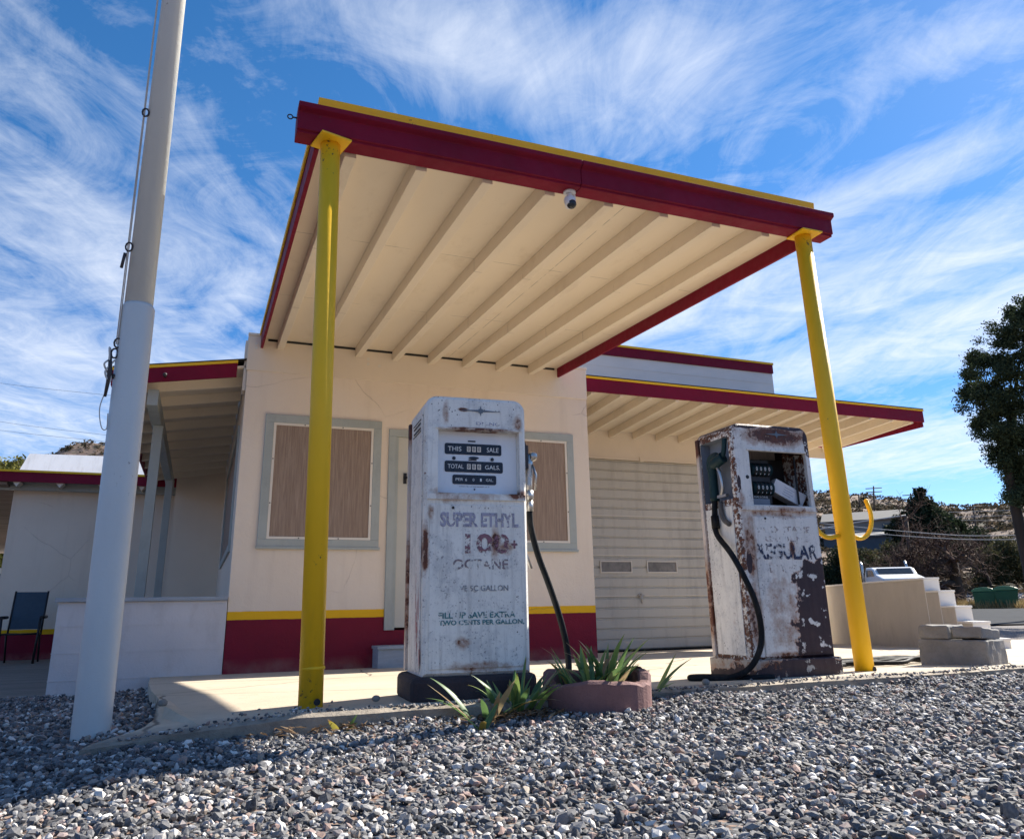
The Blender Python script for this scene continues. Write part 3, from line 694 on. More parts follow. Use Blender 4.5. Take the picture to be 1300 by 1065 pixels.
for xv in (4.665, 5.34):
    m = MB(); a0, a1, c0, c1 = xv, xv+.455, .755, .905
    m.box(a0, a1, yd-.03, yd-.012, c1-.014, c1); m.box(a0, a1, yd-.03, yd-.012, c0, c0+.014); m.box(a0, a0+.014, yd-.03, yd-.012, c0+.014, c1-.014); m.box(a1-.014, a1, yd-.03, yd-.012, c0+.014, c1-.014)
    vf = G.build(m, 'vent_window', M['liner'], gd, .002, pl=1)
VP = paint('dusty_vent_pane', (.24, .22, .19), .35, .35, .3, 25, (.12, .11, .10), 9)
for xv in (4.665, 5.34):
    m = MB(); m.box(xv+.014, xv+.441, yd-.018, yd-.013, .769, .891); G.build(m, 'vent_pane', VP, gd, pl=1)
m = MB(); m.box(5.20, 5.25, yd-.03, yd-.013, .46, .50); m.tube([(5.225, yd-.035, .50), (5.225, yd-.04, .38)], .008, 8); m.tube([(5.17, yd-.03, .475), (5.27, yd-.03, .475)], .007, 8)
G.build(m, 'door_latch', M['chrome'], gd, pl=1)

# porch on the left
pz = lambda x: 2.42 + (x-.148)*.165   # underside height, falls to the left
PX0, PX1 = -.86, .225
def px_box(m, x0, x1, y0, y1, b, t):
    m.hexa([(x0, y0, pz(x0)+b), (x1, y0, pz(x1)+b), (x1, y1, pz(x1)+b), (x0, y1, pz(x0)+b), (x0, y0, pz(x0)+t), (x1, y0, pz(x1)+t), (x1, y1, pz(x1)+t), (x0, y1, pz(x0)+t)])
m = MB(); px_box(m, PX0, PX1, 7.18, 13.1, .085, .105); pr_ = G.build(m, 'porch_roof', M['ceiling'], gs)
yj = 7.5
while yj < 13.1:
    m = MB(); px_box(m, PX0+.03, PX1, yj-.02, yj+.02, -.01, .0845); G.build(m, 'rafter', M['ceiling'], pr_, pl=1); yj += .56
m = MB(); px_box(m, PX0, .150, 7.155, 7.179, -.005, .125); px_box(m, PX0, PX0+.024, 7.18, 13.1, -.005, .125); G.build(m, 'porch_fascia', M['maroon'], pr_, pl=1)
m = MB(); px_box(m, PX0-.005, .152, 7.143, 7.19, .1255, .150); px_box(m, PX0-.005, PX0+.02, 7.191, 13.1, .1255, .150); G.build(m, 'porch_trim', M['yellow'], pr_, pl=1)
m = MB(); px_box(m, PX0, PX1, 7.138, 13.1, .1505, .160); G.build(m, 'roofing', M['roofing'], pr_, pl=1)
m = MB(); m.box(-.575, -.485, 7.30, 12.6, 2.13, 2.275); G.build(m, 'porch_beam', M['grey_trim'], pr_, .003, pl=1)
m = MB()
for (x_, y_) in ((-.50, 8.15), (-.50, 11.6)):
    m = MB(); m.box(x_-.055, x_+.035, y_-.045, y_+.045, -.27, 2.129); G.build(m, 'porch_post', M['grey_trim'], gs, .003)
m = MB(); m.box(-1.02, .232, 7.15, 7.30, -.36, .455); pw = G.build(m, 'porch_wall', M['white_block'], gs, .004)
m = MB()
for z in (.27, .07, -.13): m.box(-1.023, .2325, 7.1465, 7.1495, z, z+.006)
G.build(m, 'mortar_line', M['white_block'], pw, pl=1)
m = MB(); m.box(-1.04, .233, 7.12, 7.33, .4555, .487); G.build(m, 'sill', M['grey_wood'], pw, .003, pl=1)
m = MB(); m.tube([(-.44, 7.10, 2.36), (-.44, 7.15, 2.36)], .012, 8); m.sphere((-.44, 7.09, 2.36), .018); G.build(m, 'conduit_fitting', M['dark_iron'], pr_, pl=1)

m = MB(); m.box(-.46, .236, 12.75, 12.9, -.3, 2.47); G.build(m, 'porch_rear_wall', M['cream'], gs)
# ---------------------------------------------------------------- rear house behind the porch
hr = thing('rear_house', (-1.2, 13.4, -.25), 'cream outbuilding with maroon skirting behind the porch and chair', 'house'); H = Off((-1.2, 13.4, -.25))
m = MB(); m.box(-2.70, 0.236, 13.4, 13.6, -.4, 2.25); m.box(-2.70, -2.5, 13.6, 17, -.4, 2.25); m.box(-2.5, .236, 16.8, 17, -.4, 2.25); H.build(m, 'wall', M['office_back'], hr)
m = MB(); m.hexa([(-5, 12.98, 2.30), (.2, 12.98, 2.30), (.2, 17.2, 2.62), (-5, 17.2, 2.62), (-5, 12.98, 2.36), (.2, 12.98, 2.36), (.2, 17.2, 2.68), (-5, 17.2, 2.68)]); rf = H.build(m, 'roof', M['planks'], hr)
m = MB(); m.box(-5, .2, 12.95, 12.978, 2.235, 2.375); H.build(m, 'fascia', M['maroon'], rf, pl=1)
m = MB(); m.box(-5, .2, 12.93, 12.99, 2.3755, 2.405); H.build(m, 'roof_trim', M['yellow'], rf, pl=1)
m = MB(); m.box(-5, .2, 13.20, 13.30, 2.155, 2.30); H.build(m, 'eave_beam', M['grey_trim'], rf, pl=1)
m = MB()
for i in range(9):
    m = MB(); xx = -4.8+i*.55; m.prism([(xx-.05, 2.235), (xx+.05, 2.235), (xx, 2.17)], 'y', 12.985, 13.19); H.build(m, 'rafter_tail', M['cream'], rf, pl=1)
m = MB(); m.hexa([(-2.84, 14.0, 2.45), (-.6, 14.0, 2.45), (-.6, 17, 2.55), (-2.84, 17, 2.55), (-2.76, 14.35, 2.90), (-.65, 14.35, 2.93), (-.65, 16.8, 2.93), (-2.76, 16.8, 2.90)]); wr = H.build(m, 'upper_roof', M['roofmetal'], hr)
m = MB()
for i in range(7): xx = -2.7+i*.42; m.box(xx, xx+.012, 13.99, 14.0, 2.46, 2.47)
m = MB(); m.hexa([(-6.2, 13.0, 2.20), (-2.72, 13.0, 2.20), (-2.72, 19, 1.62), (-6.2, 19, 1.62), (-6.2, 13, 2.234), (-2.72, 13, 2.234), (-2.72, 19, 1.66), (-6.2, 19, 1.66)]); H.build(m, 'carport_soffit', M['planks'], hr)
m = MB(); m.box(-6.1, -5.95, 13.2, 13.35, -.5, 2.15); H.build(m, 'carport_post', M['grey_trim'], hr)
# deck
m = MB(); m.box(-5, .232, 7.32, 13.39, -.33, -.238); m.box(-5, -1.06, 7.0, 7.3195, -.36, -.250)
dk = m.build('wooden_deck', M['planks']); tag(dk, 'weathered low plank deck in front of the maroon skirting', 'deck')

# chair
ch = thing('patio_chair', (-2.16, 12.5, -.238), 'black metal patio chair with blue grey mesh back on the deck', 'chair', .02)
def tb(name, pts, r, mat, par, n=8):
    m = MB(); m.tube(pts, r, n); return m.build(name, mat, par)
for s_ in (-1, 1):
    tb('front_leg', [(s_*.22, -.25, 0), (s_*.24, -.24, .62)], .017, M['black'], ch)
    tb('rear_leg', [(s_*.21, .28, 0), (s_*.21, .10, .40)], .014, M['black'], ch)
    tb('armrest', [(s_*.25, -.27, .625), (s_*.25, .22, .63)], .022, M['black'], ch)
    tb('back_rail', [(s_*.21, .18, .38), (s_*.21, .36, 1.0)], .014, M['black'], ch)
tb('seat_frame', [(-.22, -.24, .40), (.22, -.24, .40), (.21, .2, .40), (-.21, .2, .40), (-.22, -.24, .40)], .013, M['black'], ch)
m = MB(); m.box(-.21, .21, -.235, .2, .395, .402); m.build('seat', M['chairfab'], ch)
m = MB(); m.hexa([(-.20, .20, .46), (.20, .20, .46), (.20, .206, .46), (-.20, .206, .46), (-.20, .352, .99), (.20, .352, .99), (.20, .358, .99), (-.20, .358, .99)]); m.build('backrest', M['chairfab'], ch)

ch.scale = (.93, .93, .93)
# door step
ds = thing('door_step', (1.72, 6.98, -.115), 'grey painted wooden step below the office door', 'step')
m = MB(); m.box(-.26, .5, -.10, .155, .145, .17); m.build('tread', M['grey_wood'], ds, .004)
m = MB(); m.box(-.25, -.21, -.085, .15, -.02, .1445); m.box(.45, .49, -.085, .15, -.02, .1445); m.box(-.2095, .4495, -.075, -.05, -.02, .1445); m.build('riser', M['grey_wood'], ds, .003)

# ---------------------------------------------------------------- security camera
sc_ = thing('security_camera', (1.70, 3.37, 2.532), 'small white dome security camera with a dark lens hanging from the maroon beam', 'camera')
m = MB(); m.tube([(0, 0, 0), (0, 0, -.012)], .034, 16); m.tube([(0, 0, -.01), (0, 0, -.035)], .014, 12); m.tube([(.03, .01, 0), (.035, .01, -.03)], .008, 8); m.build('bracket', M['carton'], sc_)
m = MB(); m.sphere((0, 0, -.052), .034, 16, 10, (1, 1, .8)); m.tube([(-.0, -.0, -.05), (0, -.008, -.09)], [.033, .03], 16); m.build('housing', M['carton'], sc_)
m = MB(); m.sphere((0.002, -.014, -.082), .027, 16, 10); m.build('lens', M['glass_dark'], sc_)

# ---------------------------------------------------------------- fuel pumps
def outline(w, h0, h1, r, n=7):
    p = [(0, h0), (w, h0)]
    for k in range(n+1): a = PI/2*k/n; p.append((w-r+r*math.cos(a), h1-r+r*math.sin(a)))
    for k in range(n+1): a = PI/2*k/n; p.append((r-r*math.sin(a), h1-r+r*math.cos(a)))
    return p
def frame_plate(m, w, z0, z1, r, op, y, lw=.012):
    """front/back plate with an opening op=(x0,x1,z0,z1); outline inset by lw"""
    O = outline(w, z0, z1, r); cxp, czp = w/2, (z0+z1)/2
    x0, x1, a, b = op
    I = [(lw, z0+lw), (w-lw, z0+lw)] + [(min(max(px_, lw), w-lw), min(pz_, z1-lw)) for px_, pz_ in
         [(w-lw-(r-lw)+(r-lw)*math.cos(PI/2*k/7), z1-r+(r-lw)*math.sin(PI/2*k/7)) for k in range(8)] + [(r-(r-lw)*math.sin(PI/2*k/7), z1-r+(r-lw)*math.cos(PI/2*k/7)) for k in range(8)]]
    n = len(O); s = 1 if y <= 0.001 else -1; yi = y; yo = y + s*.012
    vs = [(p[0], yo, p[1]) for p in O] + [(p[0], yi, p[1]) for p in I]
    m.add(vs, [(i, (i+1) % n, n+(i+1) % n, n+i) for i in range(n)], False)
    # plate: header, stiles, lower panel (cut so that faces share edges)
    top = [p for p in I[2:]]
    right = [p for p in I[2:10]]; leftp = [p for p in I[10:]]
    m.add([(p[0], yi, p[1]) for p in [(x1, b), (w-lw, b)] + right + leftp + [(lw, b), (x0, b)]], [tuple(range(4+len(right)+len(leftp)))])
    for q in ([(lw, a), (x0, a), (x0, b), (lw, b)], [(x1, a), (w-lw, a), (w-lw, b), (x1, b)], [(lw, z0+lw), (w-lw, z0+lw), (w-lw, a), (x1, a), (x0, a), (lw, a)]):
        m.add([(p[0], yi, p[1]) for p in q], [tuple(range(len(q)))])
    return yo
def pump_body(par, w, d, mat, op, back_open, side_pocket, rd):
    z0, z1 = .088, 1.272; r = .055
    m = MB(); yf = frame_plate(m, w, z0, z1, r, op, 0.0)
    O = outline(w, z0, z1, r); n = len(O)
    bop = op if back_open else (w/2-.001, w/2+.001, .9, .901)
    frame_plate(m, w, z0, z1, r, bop, d)
    # shell
    yb = d-.012
    for i in range(n):
        p, q = O[i], O[(i+1) % n]
        if side_pocket and i == n-1:  # left side: leave the nozzle pocket open
            (a0, a1, c0, c1) = side_pocket
            ys = [yf, a0, a1, yb]; zz = [z0, c0, c1, z1-r]
            for iy in range(3):
                for iz in range(3):
                    if iy == 1 and iz == 1: continue
                    m.add([(0, ys[iy], zz[iz]), (0, ys[iy+1], zz[iz]), (0, ys[iy+1], zz[iz+1]), (0, ys[iy], zz[iz+1])], [(0, 1, 2, 3)])
        else:
            m.add([(p[0], yf, p[1]), (q[0], yf, q[1]), (q[0], yb, q[1]), (p[0], yb, p[1])], [(0, 1, 2, 3)], 2 <= i < n-1)
    # reveal of the front opening
    x0, x1, a, b = op
    for (p, q) in (((x0, a), (x1, a)), ((x1, a), (x1, b)), ((x1, b), (x0, b)), ((x0, b), (x0, a))):
        m.add([(p[0], 0, p[1]), (q[0], 0, q[1]), (q[0], rd, q[1]), (p[0], rd, p[1])], [(0, 1, 2, 3)])
    # rolled lip round the opening, dial sill and bottom edge
    m.box(x0-.012, x1+.012, -.006, -.0005, b, b+.008); m.box(.010, w-.010, -.010, -.0005, a-.030, a-.006)
    body = m.build('body', mat, par)
    return body
# pump 1
p1 = thing('fuel_pump', (.869, 3.227, 0), 'pale weathered fuel pump with intact dial face reading THIS SALE, beside the left yellow post', 'fuel pump', -.075, 'old fuel pumps under the canopy')
OP1 = (.058, .434, .838, 1.122)
pump_body(p1, P1W, P1D, M['pump1'], OP1, False, None, .050)
m = MB(); m.box(.024, P1W-.024, -.0045, -.0005, .115, .785); m.build('front_panel', M['pump1'], p1, .003)
m = MB(); m.box(-.0045, -.0005, .05, P1D-.07, .105, 1.20); m.build('side_panel', M['pump_side'], p1, .003)
m = MB(); m.box(-.014, P1W+.012, P1D-.045, P1D-.015, .095, 1.215); m.build('rear_trim', M['pump_trim_red'], p1, .004)
for (y_, z_, h_, w_) in ((.10, .13, .30, .022), (.14, .20, .40, .009), (.045, .11, .20, .016), (.075, .28, .18, .008)):
    m = MB(); m.add([(-.0051, y_-w_*.2, z_), (-.0051, y_+w_*.4, z_+.02), (-.0051, y_+w_, z_+h_*.55), (-.0051, y_+w_*.25, z_+h_), (-.0051, y_-w_*.3, z_+h_*.6), (-.0051, y_-w_*.6, z_+h_*.2)], [(0, 1, 2, 3, 4, 5)]); m.build('paint_streak', M['ink_drip'], p1)
m = MB()
for i in range(2):
    for j in range(2): m.box(-.0075, -.0048, .09+i*.085, .165+i*.085, 1.135+j*.022, 1.143+j*.022)
m.box(-.0075, -.0048, .08, .265, 1.1225, 1.126); m.box(-.0075, -.0048, .08, .265, 1.176, 1.1795)
m.build('louvre', M['black'], p1)
m = MB(); pts = outline(P1W+.05, -.015, .085, .004, 2)
m.prism([(-.045, -.015), (.02, -.03), (P1W-.02, -.03), (P1W+.03, .0), (P1W+.03, P1D), (P1W-.02, P1D+.02), (0, P1D+.02), (-.045, P1D-.02)], 'z', -.02, .0875)
m.build('base', M['pump_base_dark'], p1, .022)
# dial
m = MB(); m.box(OP1[0]+.0005, OP1[1]-.0005, .0505, .056, OP1[2]+.0005, OP1[3]-.0005); dial = m.build('dial_face', M['dial'], p1)
def rrect(x0, x1, z0, z1, r, n=4):
    p = []
    for cx_, cz_, a0 in ((x1-r, z0+r, -PI/2), (x1-r, z1-r, 0), (x0+r, z1-r, PI/2), (x0+r, z0+r, PI)):
        for k in range(n+1): a = a0+PI/2*k/n; p.append((cx_+r*math.cos(a), cz_+r*math.sin(a)))
    return p
for (a, b, c, d_, s1, s2, ts, wn1, wn2) in ((.098, .362, 1.018, 1.068, 'THIS', 'SALE', .021, .062, .055), (.098, .368, .938, .988, 'TOTAL', 'GALS.', .019, .072, .070), (.134, .336, .884, .926, 'PER', 'GAL.', .012, .034, .034)):
    m = MB(); m.prism(rrect(a, b, c, d_, .008), 'y', .0475, .0503); pl_ = m.build('dial_plate', M['dialplate'], dial)
    mid = (c+d_)/2
    text(s1, 'lettering', .02, M['dialwhite'], dial, (a+.014, .0468, mid-ts/2), w=wn1, h=ts)
    text(s2, 'lettering', .02, M['dialwhite'], dial, (b-.014-wn2, .0468, mid-ts/2), w=wn2, h=ts)
    if s1 == 'PER':
        for i, ch_ in enumerate('601'): text(ch_, 'lettering', .014, M['dialwhite'], dial, (a+.058+i*.034, .0468, mid-.007), w=.008, h=.013)
    else:
        for i in range(3):
            m = MB(); m.box(a+.102+i*.024, a+.119+i*.024, .0455, .0472, mid-.012, mid+.012); wdl = m.build('number_wheel', M['liner'], dial)
            text('0', 'lettering', .02, M['dialplate'], dial, (a+.106+i*.024, .0448, mid-.008), w=.008, h=.017)
m = MB(); m.box(.205, .240, .0475, .0503, 1.077, 1.083); m.box(.208, .245, .0475, .0503, .992, .997)
m.prism([(.232+.024*math.cos(t), 1.004+.006*math.sin(t)) for t in np.linspace(0, 2*PI, 17)[:-1]], 'y', .0475, .0503)
for q in (.140, .318): m.tube([(q, .046, 1.0), (q, .0503, 1.0)], .008, 12)
m.tube([(.235, .046, .862), (.235, .0503, .862)], .0035, 8); m.build('dial_mark', M['dialplate'], dial)
text('COMPUTES TO THE NEAREST CENT', 'lettering', .01, M['ink_grey'], dial, (.165, .0495, .872), w=.14, h=.004)
# emblem
def emblem(par, cx_, cz_, L, R2, mat):
    m = MB(); pts = []
    lens = [L, .012, R2*.55, .010, R2, .010, R2*.55, .012, L, .012, R2*.55, .010, R2, .010, R2*.55, .012]
    for k, l in enumerate(lens): a = 2*PI*k/16; pts.append((cx_+l*math.cos(a), cz_+l*math.sin(a)))
    m.prism(pts, 'y', -.0035, -.0004); return m.build('emblem', mat, par)
emblem(p1, .252, 1.211, .095, .024, M['star'])
text('DMING', 'lettering', .02, M['ink_faint'], p1, (.232, -.0014, 1.146), w=.108, h=.014)
LY = -.0062
text('SUPER ETHYL', 'lettering', .05, M['ink_violet'], p1, (.068, LY, .690), w=.352, h=.063, bold=.002)
text('100', 'lettering', .05, M['ink_red'], p1, (.178, LY, .578), w=.20, h=.085, bold=.0015)
text('+', 'lettering', .03, M['ink_red'], p1, (.385, LY, .60), w=.03, h=.035, bold=.001)
text('OCTANE', 'lettering', .05, M['ink_brown'], p1, (.125, LY, .512), w=.245, h=.043, bold=.001)
text('VE 5C GALLON', 'lettering', .03, M['ink_grey'], p1, (.154, LY, .422), w=.215, h=.024, bold=.0006)
text('FILL UP SAVE EXTRA', 'lettering', .03, M['ink_teal'], p1, (.064, LY, .313), w=.335, h=.025, bold=.0008)
text('TWO CENTS PER GALLON,', 'lettering', .03, M['ink_teal'], p1, (.066, LY, .283), w=.372, h=.023, bold=.0008)
m = MB(); m.tube([(.125, -.0075, .772), (.125, -.003, .772)], .006, 10); m.build('lock_hole', M['black'], p1)
# nozzle on its right side with hanging hose
nx = P1W
m = MB(); m.box(nx+.001, nx+.030, .05, .16, .965, 1.075); m.prism([(nx+.001, 1.075), (nx+.001, 1.13), (nx+.012, 1.12), (nx+.03, 1.075)], 'y', .07, .14); nb = m.build('nozzle_boot', M['dark_iron'], p1, .004)
m = MB(); m.tube([(nx+.045, .10, 1.035), (nx+.045, .10, .99), (nx+.043, .10, .90), (nx+.042, .10, .845)], [.026, .020, .017, .020], 12); m.sphere((nx+.062, .09, 1.03), .024)
m.tube([(nx+.060, .085, .99), (nx+.072, .075, .94), (nx+.066, .075, .87)], .006, 8); m.tube([(nx+.042, .10, .87), (nx+.042, .10, .825)], .024, 6); m.build('nozzle', M['chrome'], p1)
m = MB(); m.tube([(nx+.044, .10, .825), (nx+.044, .10, .775)], .019, 10); m.tube([(nx+.012, .12, .63), (nx+.05, .11, .52)], .008, 6); m.tube([(nx+.006, .12, .68), (nx+.02, .11, .62)], .011, 6); m.build('swivel', M['chrome'], p1)
def smooth(pts, n=8):
    P = [Vector(p) for p in pts]; P = [P[0]*2-P[1]] + P + [P[-1]*2-P[-2]]; o = []
    for i in range(1, len(P)-2):
        for k in range(n):
            t = k/n; a, b, c, d = P[i-1], P[i], P[i+1], P[i+2]
            o.append(.5*((2*b)+(c-a)*t+(2*a-5*b+4*c-d)*t*t+(3*b-a-3*c+d)*t**3))
    o.append(P[-2]); return o
m = MB(); m.tube(smooth([(nx+.044, .10, .78), (nx+.052, .105, .70), (nx+.088, .12, .58), (nx+.140, .14, .46), (nx+.188, .15, .33), (nx+.220, .15, .20), (nx+.222, .13, .10), (nx+.20, .10, .035), (nx+.14, .02, .012), (nx+.04, -.01, .013)]), .0145, 12); m.build('hose', M['rubber'], p1)

# pump 2
p2 = thing('fuel_pump', (2.532, 3.262, 0), 'rusted gutted fuel pump without dial face, hose looped down its left side', 'fuel pump', -.017, 'old fuel pumps under the canopy')
OP2 = (.098, .470, .842, 1.128)
PK = (.035, P2D-.045, .875, 1.205)
pump_body(p2, P2W, P2D, M['pump2'], OP2, True, PK, .02)
m = MB(); m.box(.075, P2W-.02, -.0045, -.0005, .110, .782); m.build('front_panel', M['pump2'], p2, .003)
m = MB(); m.box(-.0045, -.0005, .045, P2D-.05, .105, .84); m.build('side_panel', M['pump_side'], p2, .003)
m = MB(); m.box(-.014, P2W+.008, P2D-.040, P2D-.012, .095, 1.235); m.build('rear_trim', M['pump_trim_red'], p2, .004)
m = MB(); m.prism([(-.01, -.03), (P2W+.01, -.03), (P2W+.012, P2D+.01), (-.02, P2D+.01)], 'z', -.02, .0875); m.build('base', M['pump_base'], p2, .006)
m = MB(); a0, a1, c0, c1 = PK   # pocket box
m.add([(0.002, a0, c0), (.06, a0, c0), (.06, a0, c1), (.002, a0, c1), (.002, a1, c0), (.06, a1, c0), (.06, a1, c1), (.002, a1, c1)], [(0, 1, 2, 3), (4, 7, 6, 5), (0, 4, 5, 1), (3, 2, 6, 7), (1, 5, 6, 2)]); m.build('nozzle_pocket', M['pocket'], p2)
# register and inner frame
m = MB(); m.box(.10, .30, .10, .24, .86, 1.10); m.box(.33, .48, .20, .22, .845, 1.125); m.box(.09, .49, .05, .30, .828, .841); m.tube([(.44, .06, .86), (.44, .06, 1.12)], .006, 8); m.build('register', M['black'], p2, .004)
m = MB()
for zc in (1.045, .945): m.tube([(.165, .105, zc), (.30, .105, zc)], .036, 20)
m.build('register_drum', M['nozzle_dark'], p2)
for zc in (1.045, .945):
    for i in range(4):
        m = MB(); m.tube([(.185+i*.027, .105, zc), (.202+i*.027, .105, zc)], .0375, 20); m.build('number_wheel', M['black'], p2)
        text('0', 'lettering', .02, M['dialwhite'], p2, (.1885+i*.027, .0665, zc-.010), w=.010, h=.02)
        text('9', 'lettering', .02, M['dialwhite'], p2, (.1885+i*.027, .0765, zc-.030), w=.010, h=.014)
text('GALLONS', 'lettering', .02, M['dialwhite'], p2, (.18, .098, .893), w=.09, h=.010)
m = MB(); m.box(.13, .26, .07, .0995, .846, .885); m.build('register_plate', M['pocket'], p2, .003)
emblem(p2, .29, 1.222, .075, .022, M['star'])
text('REGULAR', 'lettering', .05, M['ink_navy'], p2, (.088, -.0062, .565), w=.375, h=.080, bold=.0015)
text('94 OCTANE', 'lettering', .05, M['ink_orange'], p2, (.095, -.0062, .700), w=.34, h=.034, bold=.001)
text('GASOLINE', 'lettering', .05, M['ink_orange'], p2, (.14, -.0062, .655), w=.27, h=.028, bold=.001)
text('LEADED', 'lettering', .05, M['ink_orange'], p2, (.15, -.0062, .500), w=.20, h=.04, bold=.001)
m = MB(); m.tube([(.155, -.0075, .772), (.155, -.003, .772)], .006, 10); m.tube([(.075, -.002, .985), (.075, .004, .985)], .010, 10); m.build('lock_hole', M['black'], p2)
# nozzle in the side pocket
sx = -.006
m = MB(); m.tube(smooth([(sx, .185, .88), (sx, .185, .98), (sx-.005, .175, 1.06), (sx-.005, .12, 1.085), (sx+.005, .085, 1.10)], 5), [.024]*12+[.030]*9, 14)
m.tube(smooth([(sx+.002, .10, 1.09), (sx, .072, 1.125), (sx, .060, 1.165), (sx, .055, 1.195)], 4), .013, 10)
m.tube(smooth([(sx, .20, 1.05), (sx-.002, .19, 1.10), (sx-.002, .14, 1.115), (sx-.002, .10, 1.075)], 4), .022, 10); m.build('nozzle', M['nozzle_dark'], p2)
m = MB(); m.tube(smooth([(sx-.004, .14, 1.06), (sx-.008, .11, 1.02), (sx-.006, .10, .95), (sx-.004, .115, .905)], 5), .010, 8); m.box(sx-.01, sx+.01, .075, .15, .890, .905); m.build('trigger_guard', M['chrome'], p2)
m = MB(); m.tube(smooth([(-.018, .125, .87), (-.020, .12, .81), (-.020, .10, .77), (-.020, .06, .745)], 5), .013, 10); m.build('hose_guide', M['screw'], p2)
m = MB(); m.tube(smooth([(-.008, .185, .885), (-.014, .185, .84), (-.022, .18, .77), (-.030, .16, .70), (-.06, .02, .60), (-.055, -.05, .50), (-.015, -.075, .37), (.010, -.07, .25), (-.005, -.07, .15), (-.06, -.05, .06), (-.15, -.01, .016), (-.27, .05, .014), (-.30, .10, .014), (-.22, .11, .014), (-.05, -.04, .013), (.06, -.06, .013)]), .0145, 12)
m.tube([(-.020, .182, .80), (-.026, .172, .735)], .021, 12); m.build('hose', M['rubber'], p2)
# carton resting inside pump 2
bx = thing('carton', tuple(p2.matrix_basis @ Vector((.385, .105, .842))), 'crumpled white paper carton lying in the open dial window of the rusted pump', 'carton', -.017)
m = MB(); m.box(-.105, .085, -.038, .038, .004, .078, rot=(0, .50, -.20), piv=(.085, 0, 0)); m.build('box_body', M['carton'], bx, .002)
m = MB()
for i in range(4): m.box(-.045, .005+.012*(i % 2), -.0390, -.0383, .018+i*.013, .0205+i*.013, rot=(0, .50, -.20), piv=(.085, 0, 0))
m.build('box_print', M['carton_ink'], bx)

# ---------------------------------------------------------------- flagpole
FPX, FPY = -.287, 3.03
fp = thing('flagpole', (-.331, 3.50, -.1236), 'tall grey flagpole with halyard rope standing in the gravel at the left', 'flagpole', 0)
tl = .012  # slight lean to the left
m = MB(); m.tube([(0, 0, -.1), (-.0, 0, 0), (-tl*1.49, 0, 1.515), (-tl*1.53, 0, 1.53)], [.0585, .0585, .0575, .0505], 40); m.build('lower_tube', M['pole'], fp)
m = MB(); m.tube([(-tl*1.5, 0, 1.52), (-tl*6, 0, 7.2)], [.0495, .036], 40); m.sphere((-tl*6, 0, 7.24), .06); m.build('upper_tube', M['pole'], fp)
m = MB()
for dx in (-.064, -.069): m.tube([(dx-.004, -.03, 1.36), (-tl*3.5-.058+(.002 if dx > -.067 else 0), -.02, 3.6), (-tl*6-.04, -.01, 7.15)], .0022, 6)
m.tube(smooth([(-.070, -.03, 1.30), (-.095, -.04, 1.25), (-.075, -.035, 1.22)] + [(-.092+.010*math.sin(t*2.2), -.03-.008*math.cos(t*3), 1.34-.03*t) for t in range(5)]), .0035, 6)
m.tube(smooth([(-.082, -.03, 1.20), (-.098, -.03, 1.12), (-.085, -.03, 1.05), (-.068, -.03, 1.045), (-.070, -.03, 1.10)]), .002, 6); m.build('halyard', M['rope'], fp)
m = MB()
for (z, dx) in ((1.365, -.068), (1.325, -.074), (1.75, -.073), (2.34, -.078)):
    m.tube([(dx+.012*math.cos(a), -.03, z+.018*math.sin(a)) for a in np.linspace(0, 2*PI, 11)], .0035, 6)
m.tube([(-.083, -.035, 1.72), (-.089, -.035, 1.66)], .006, 6); m.build('snap_hook', M['dark_iron'], fp)
m = MB(); m.tube([(-.058, -.01, 1.24), (-.075, -.03, 1.24)], .010, 8); m.tube([(-.088, -.035, 1.33), (-.080, -.035, 1.25), (-.086, -.035, 1.16)], [.005, .008, .005], 8); m.build('cleat', M['dark_iron'], fp)

fp.scale = (1.155, 1.155, 1.155)
# ---------------------------------------------------------------- planter with irises
pc = Vector((1.505, 2.93, -.055))
m = MB()
nseg = 40
prev = None
vs = []; fs = []
for k in range(nseg+1):
    a = 2*PI*k/nseg
    hh = .135 + .010*math.sin(a*3+1) + (.018 if math.sin(a*1.0+.5) > 0 else -.006) + RS.uniform(-.006, .006)
    ro, ri = .212, .165
    for (r0, z0) in ((ro, -.03), (ro+.004, hh-.01), (ro-.008, hh), (ri+.008, hh), (ri, hh-.01), (ri, -.03)):
        vs.append((r0*math.cos(a), r0*math.sin(a), z0))
for k in range(nseg):
    for j in range(5): fs.append((k*6+j, (k+1)*6+j, (k+1)*6+j+1, k*6+j+1))
m.add(vs, fs)
pt = thing('planter', pc, 'broken red brown concrete ring planter full of spiky irises', 'planter')
m.build('ring', M['planter'], pt)
m = MB(); m.tube([(0, 0, -.02), (0, 0, .095)], [.166, .166], 32); m.build('soil', M['dark_iron'], pt)
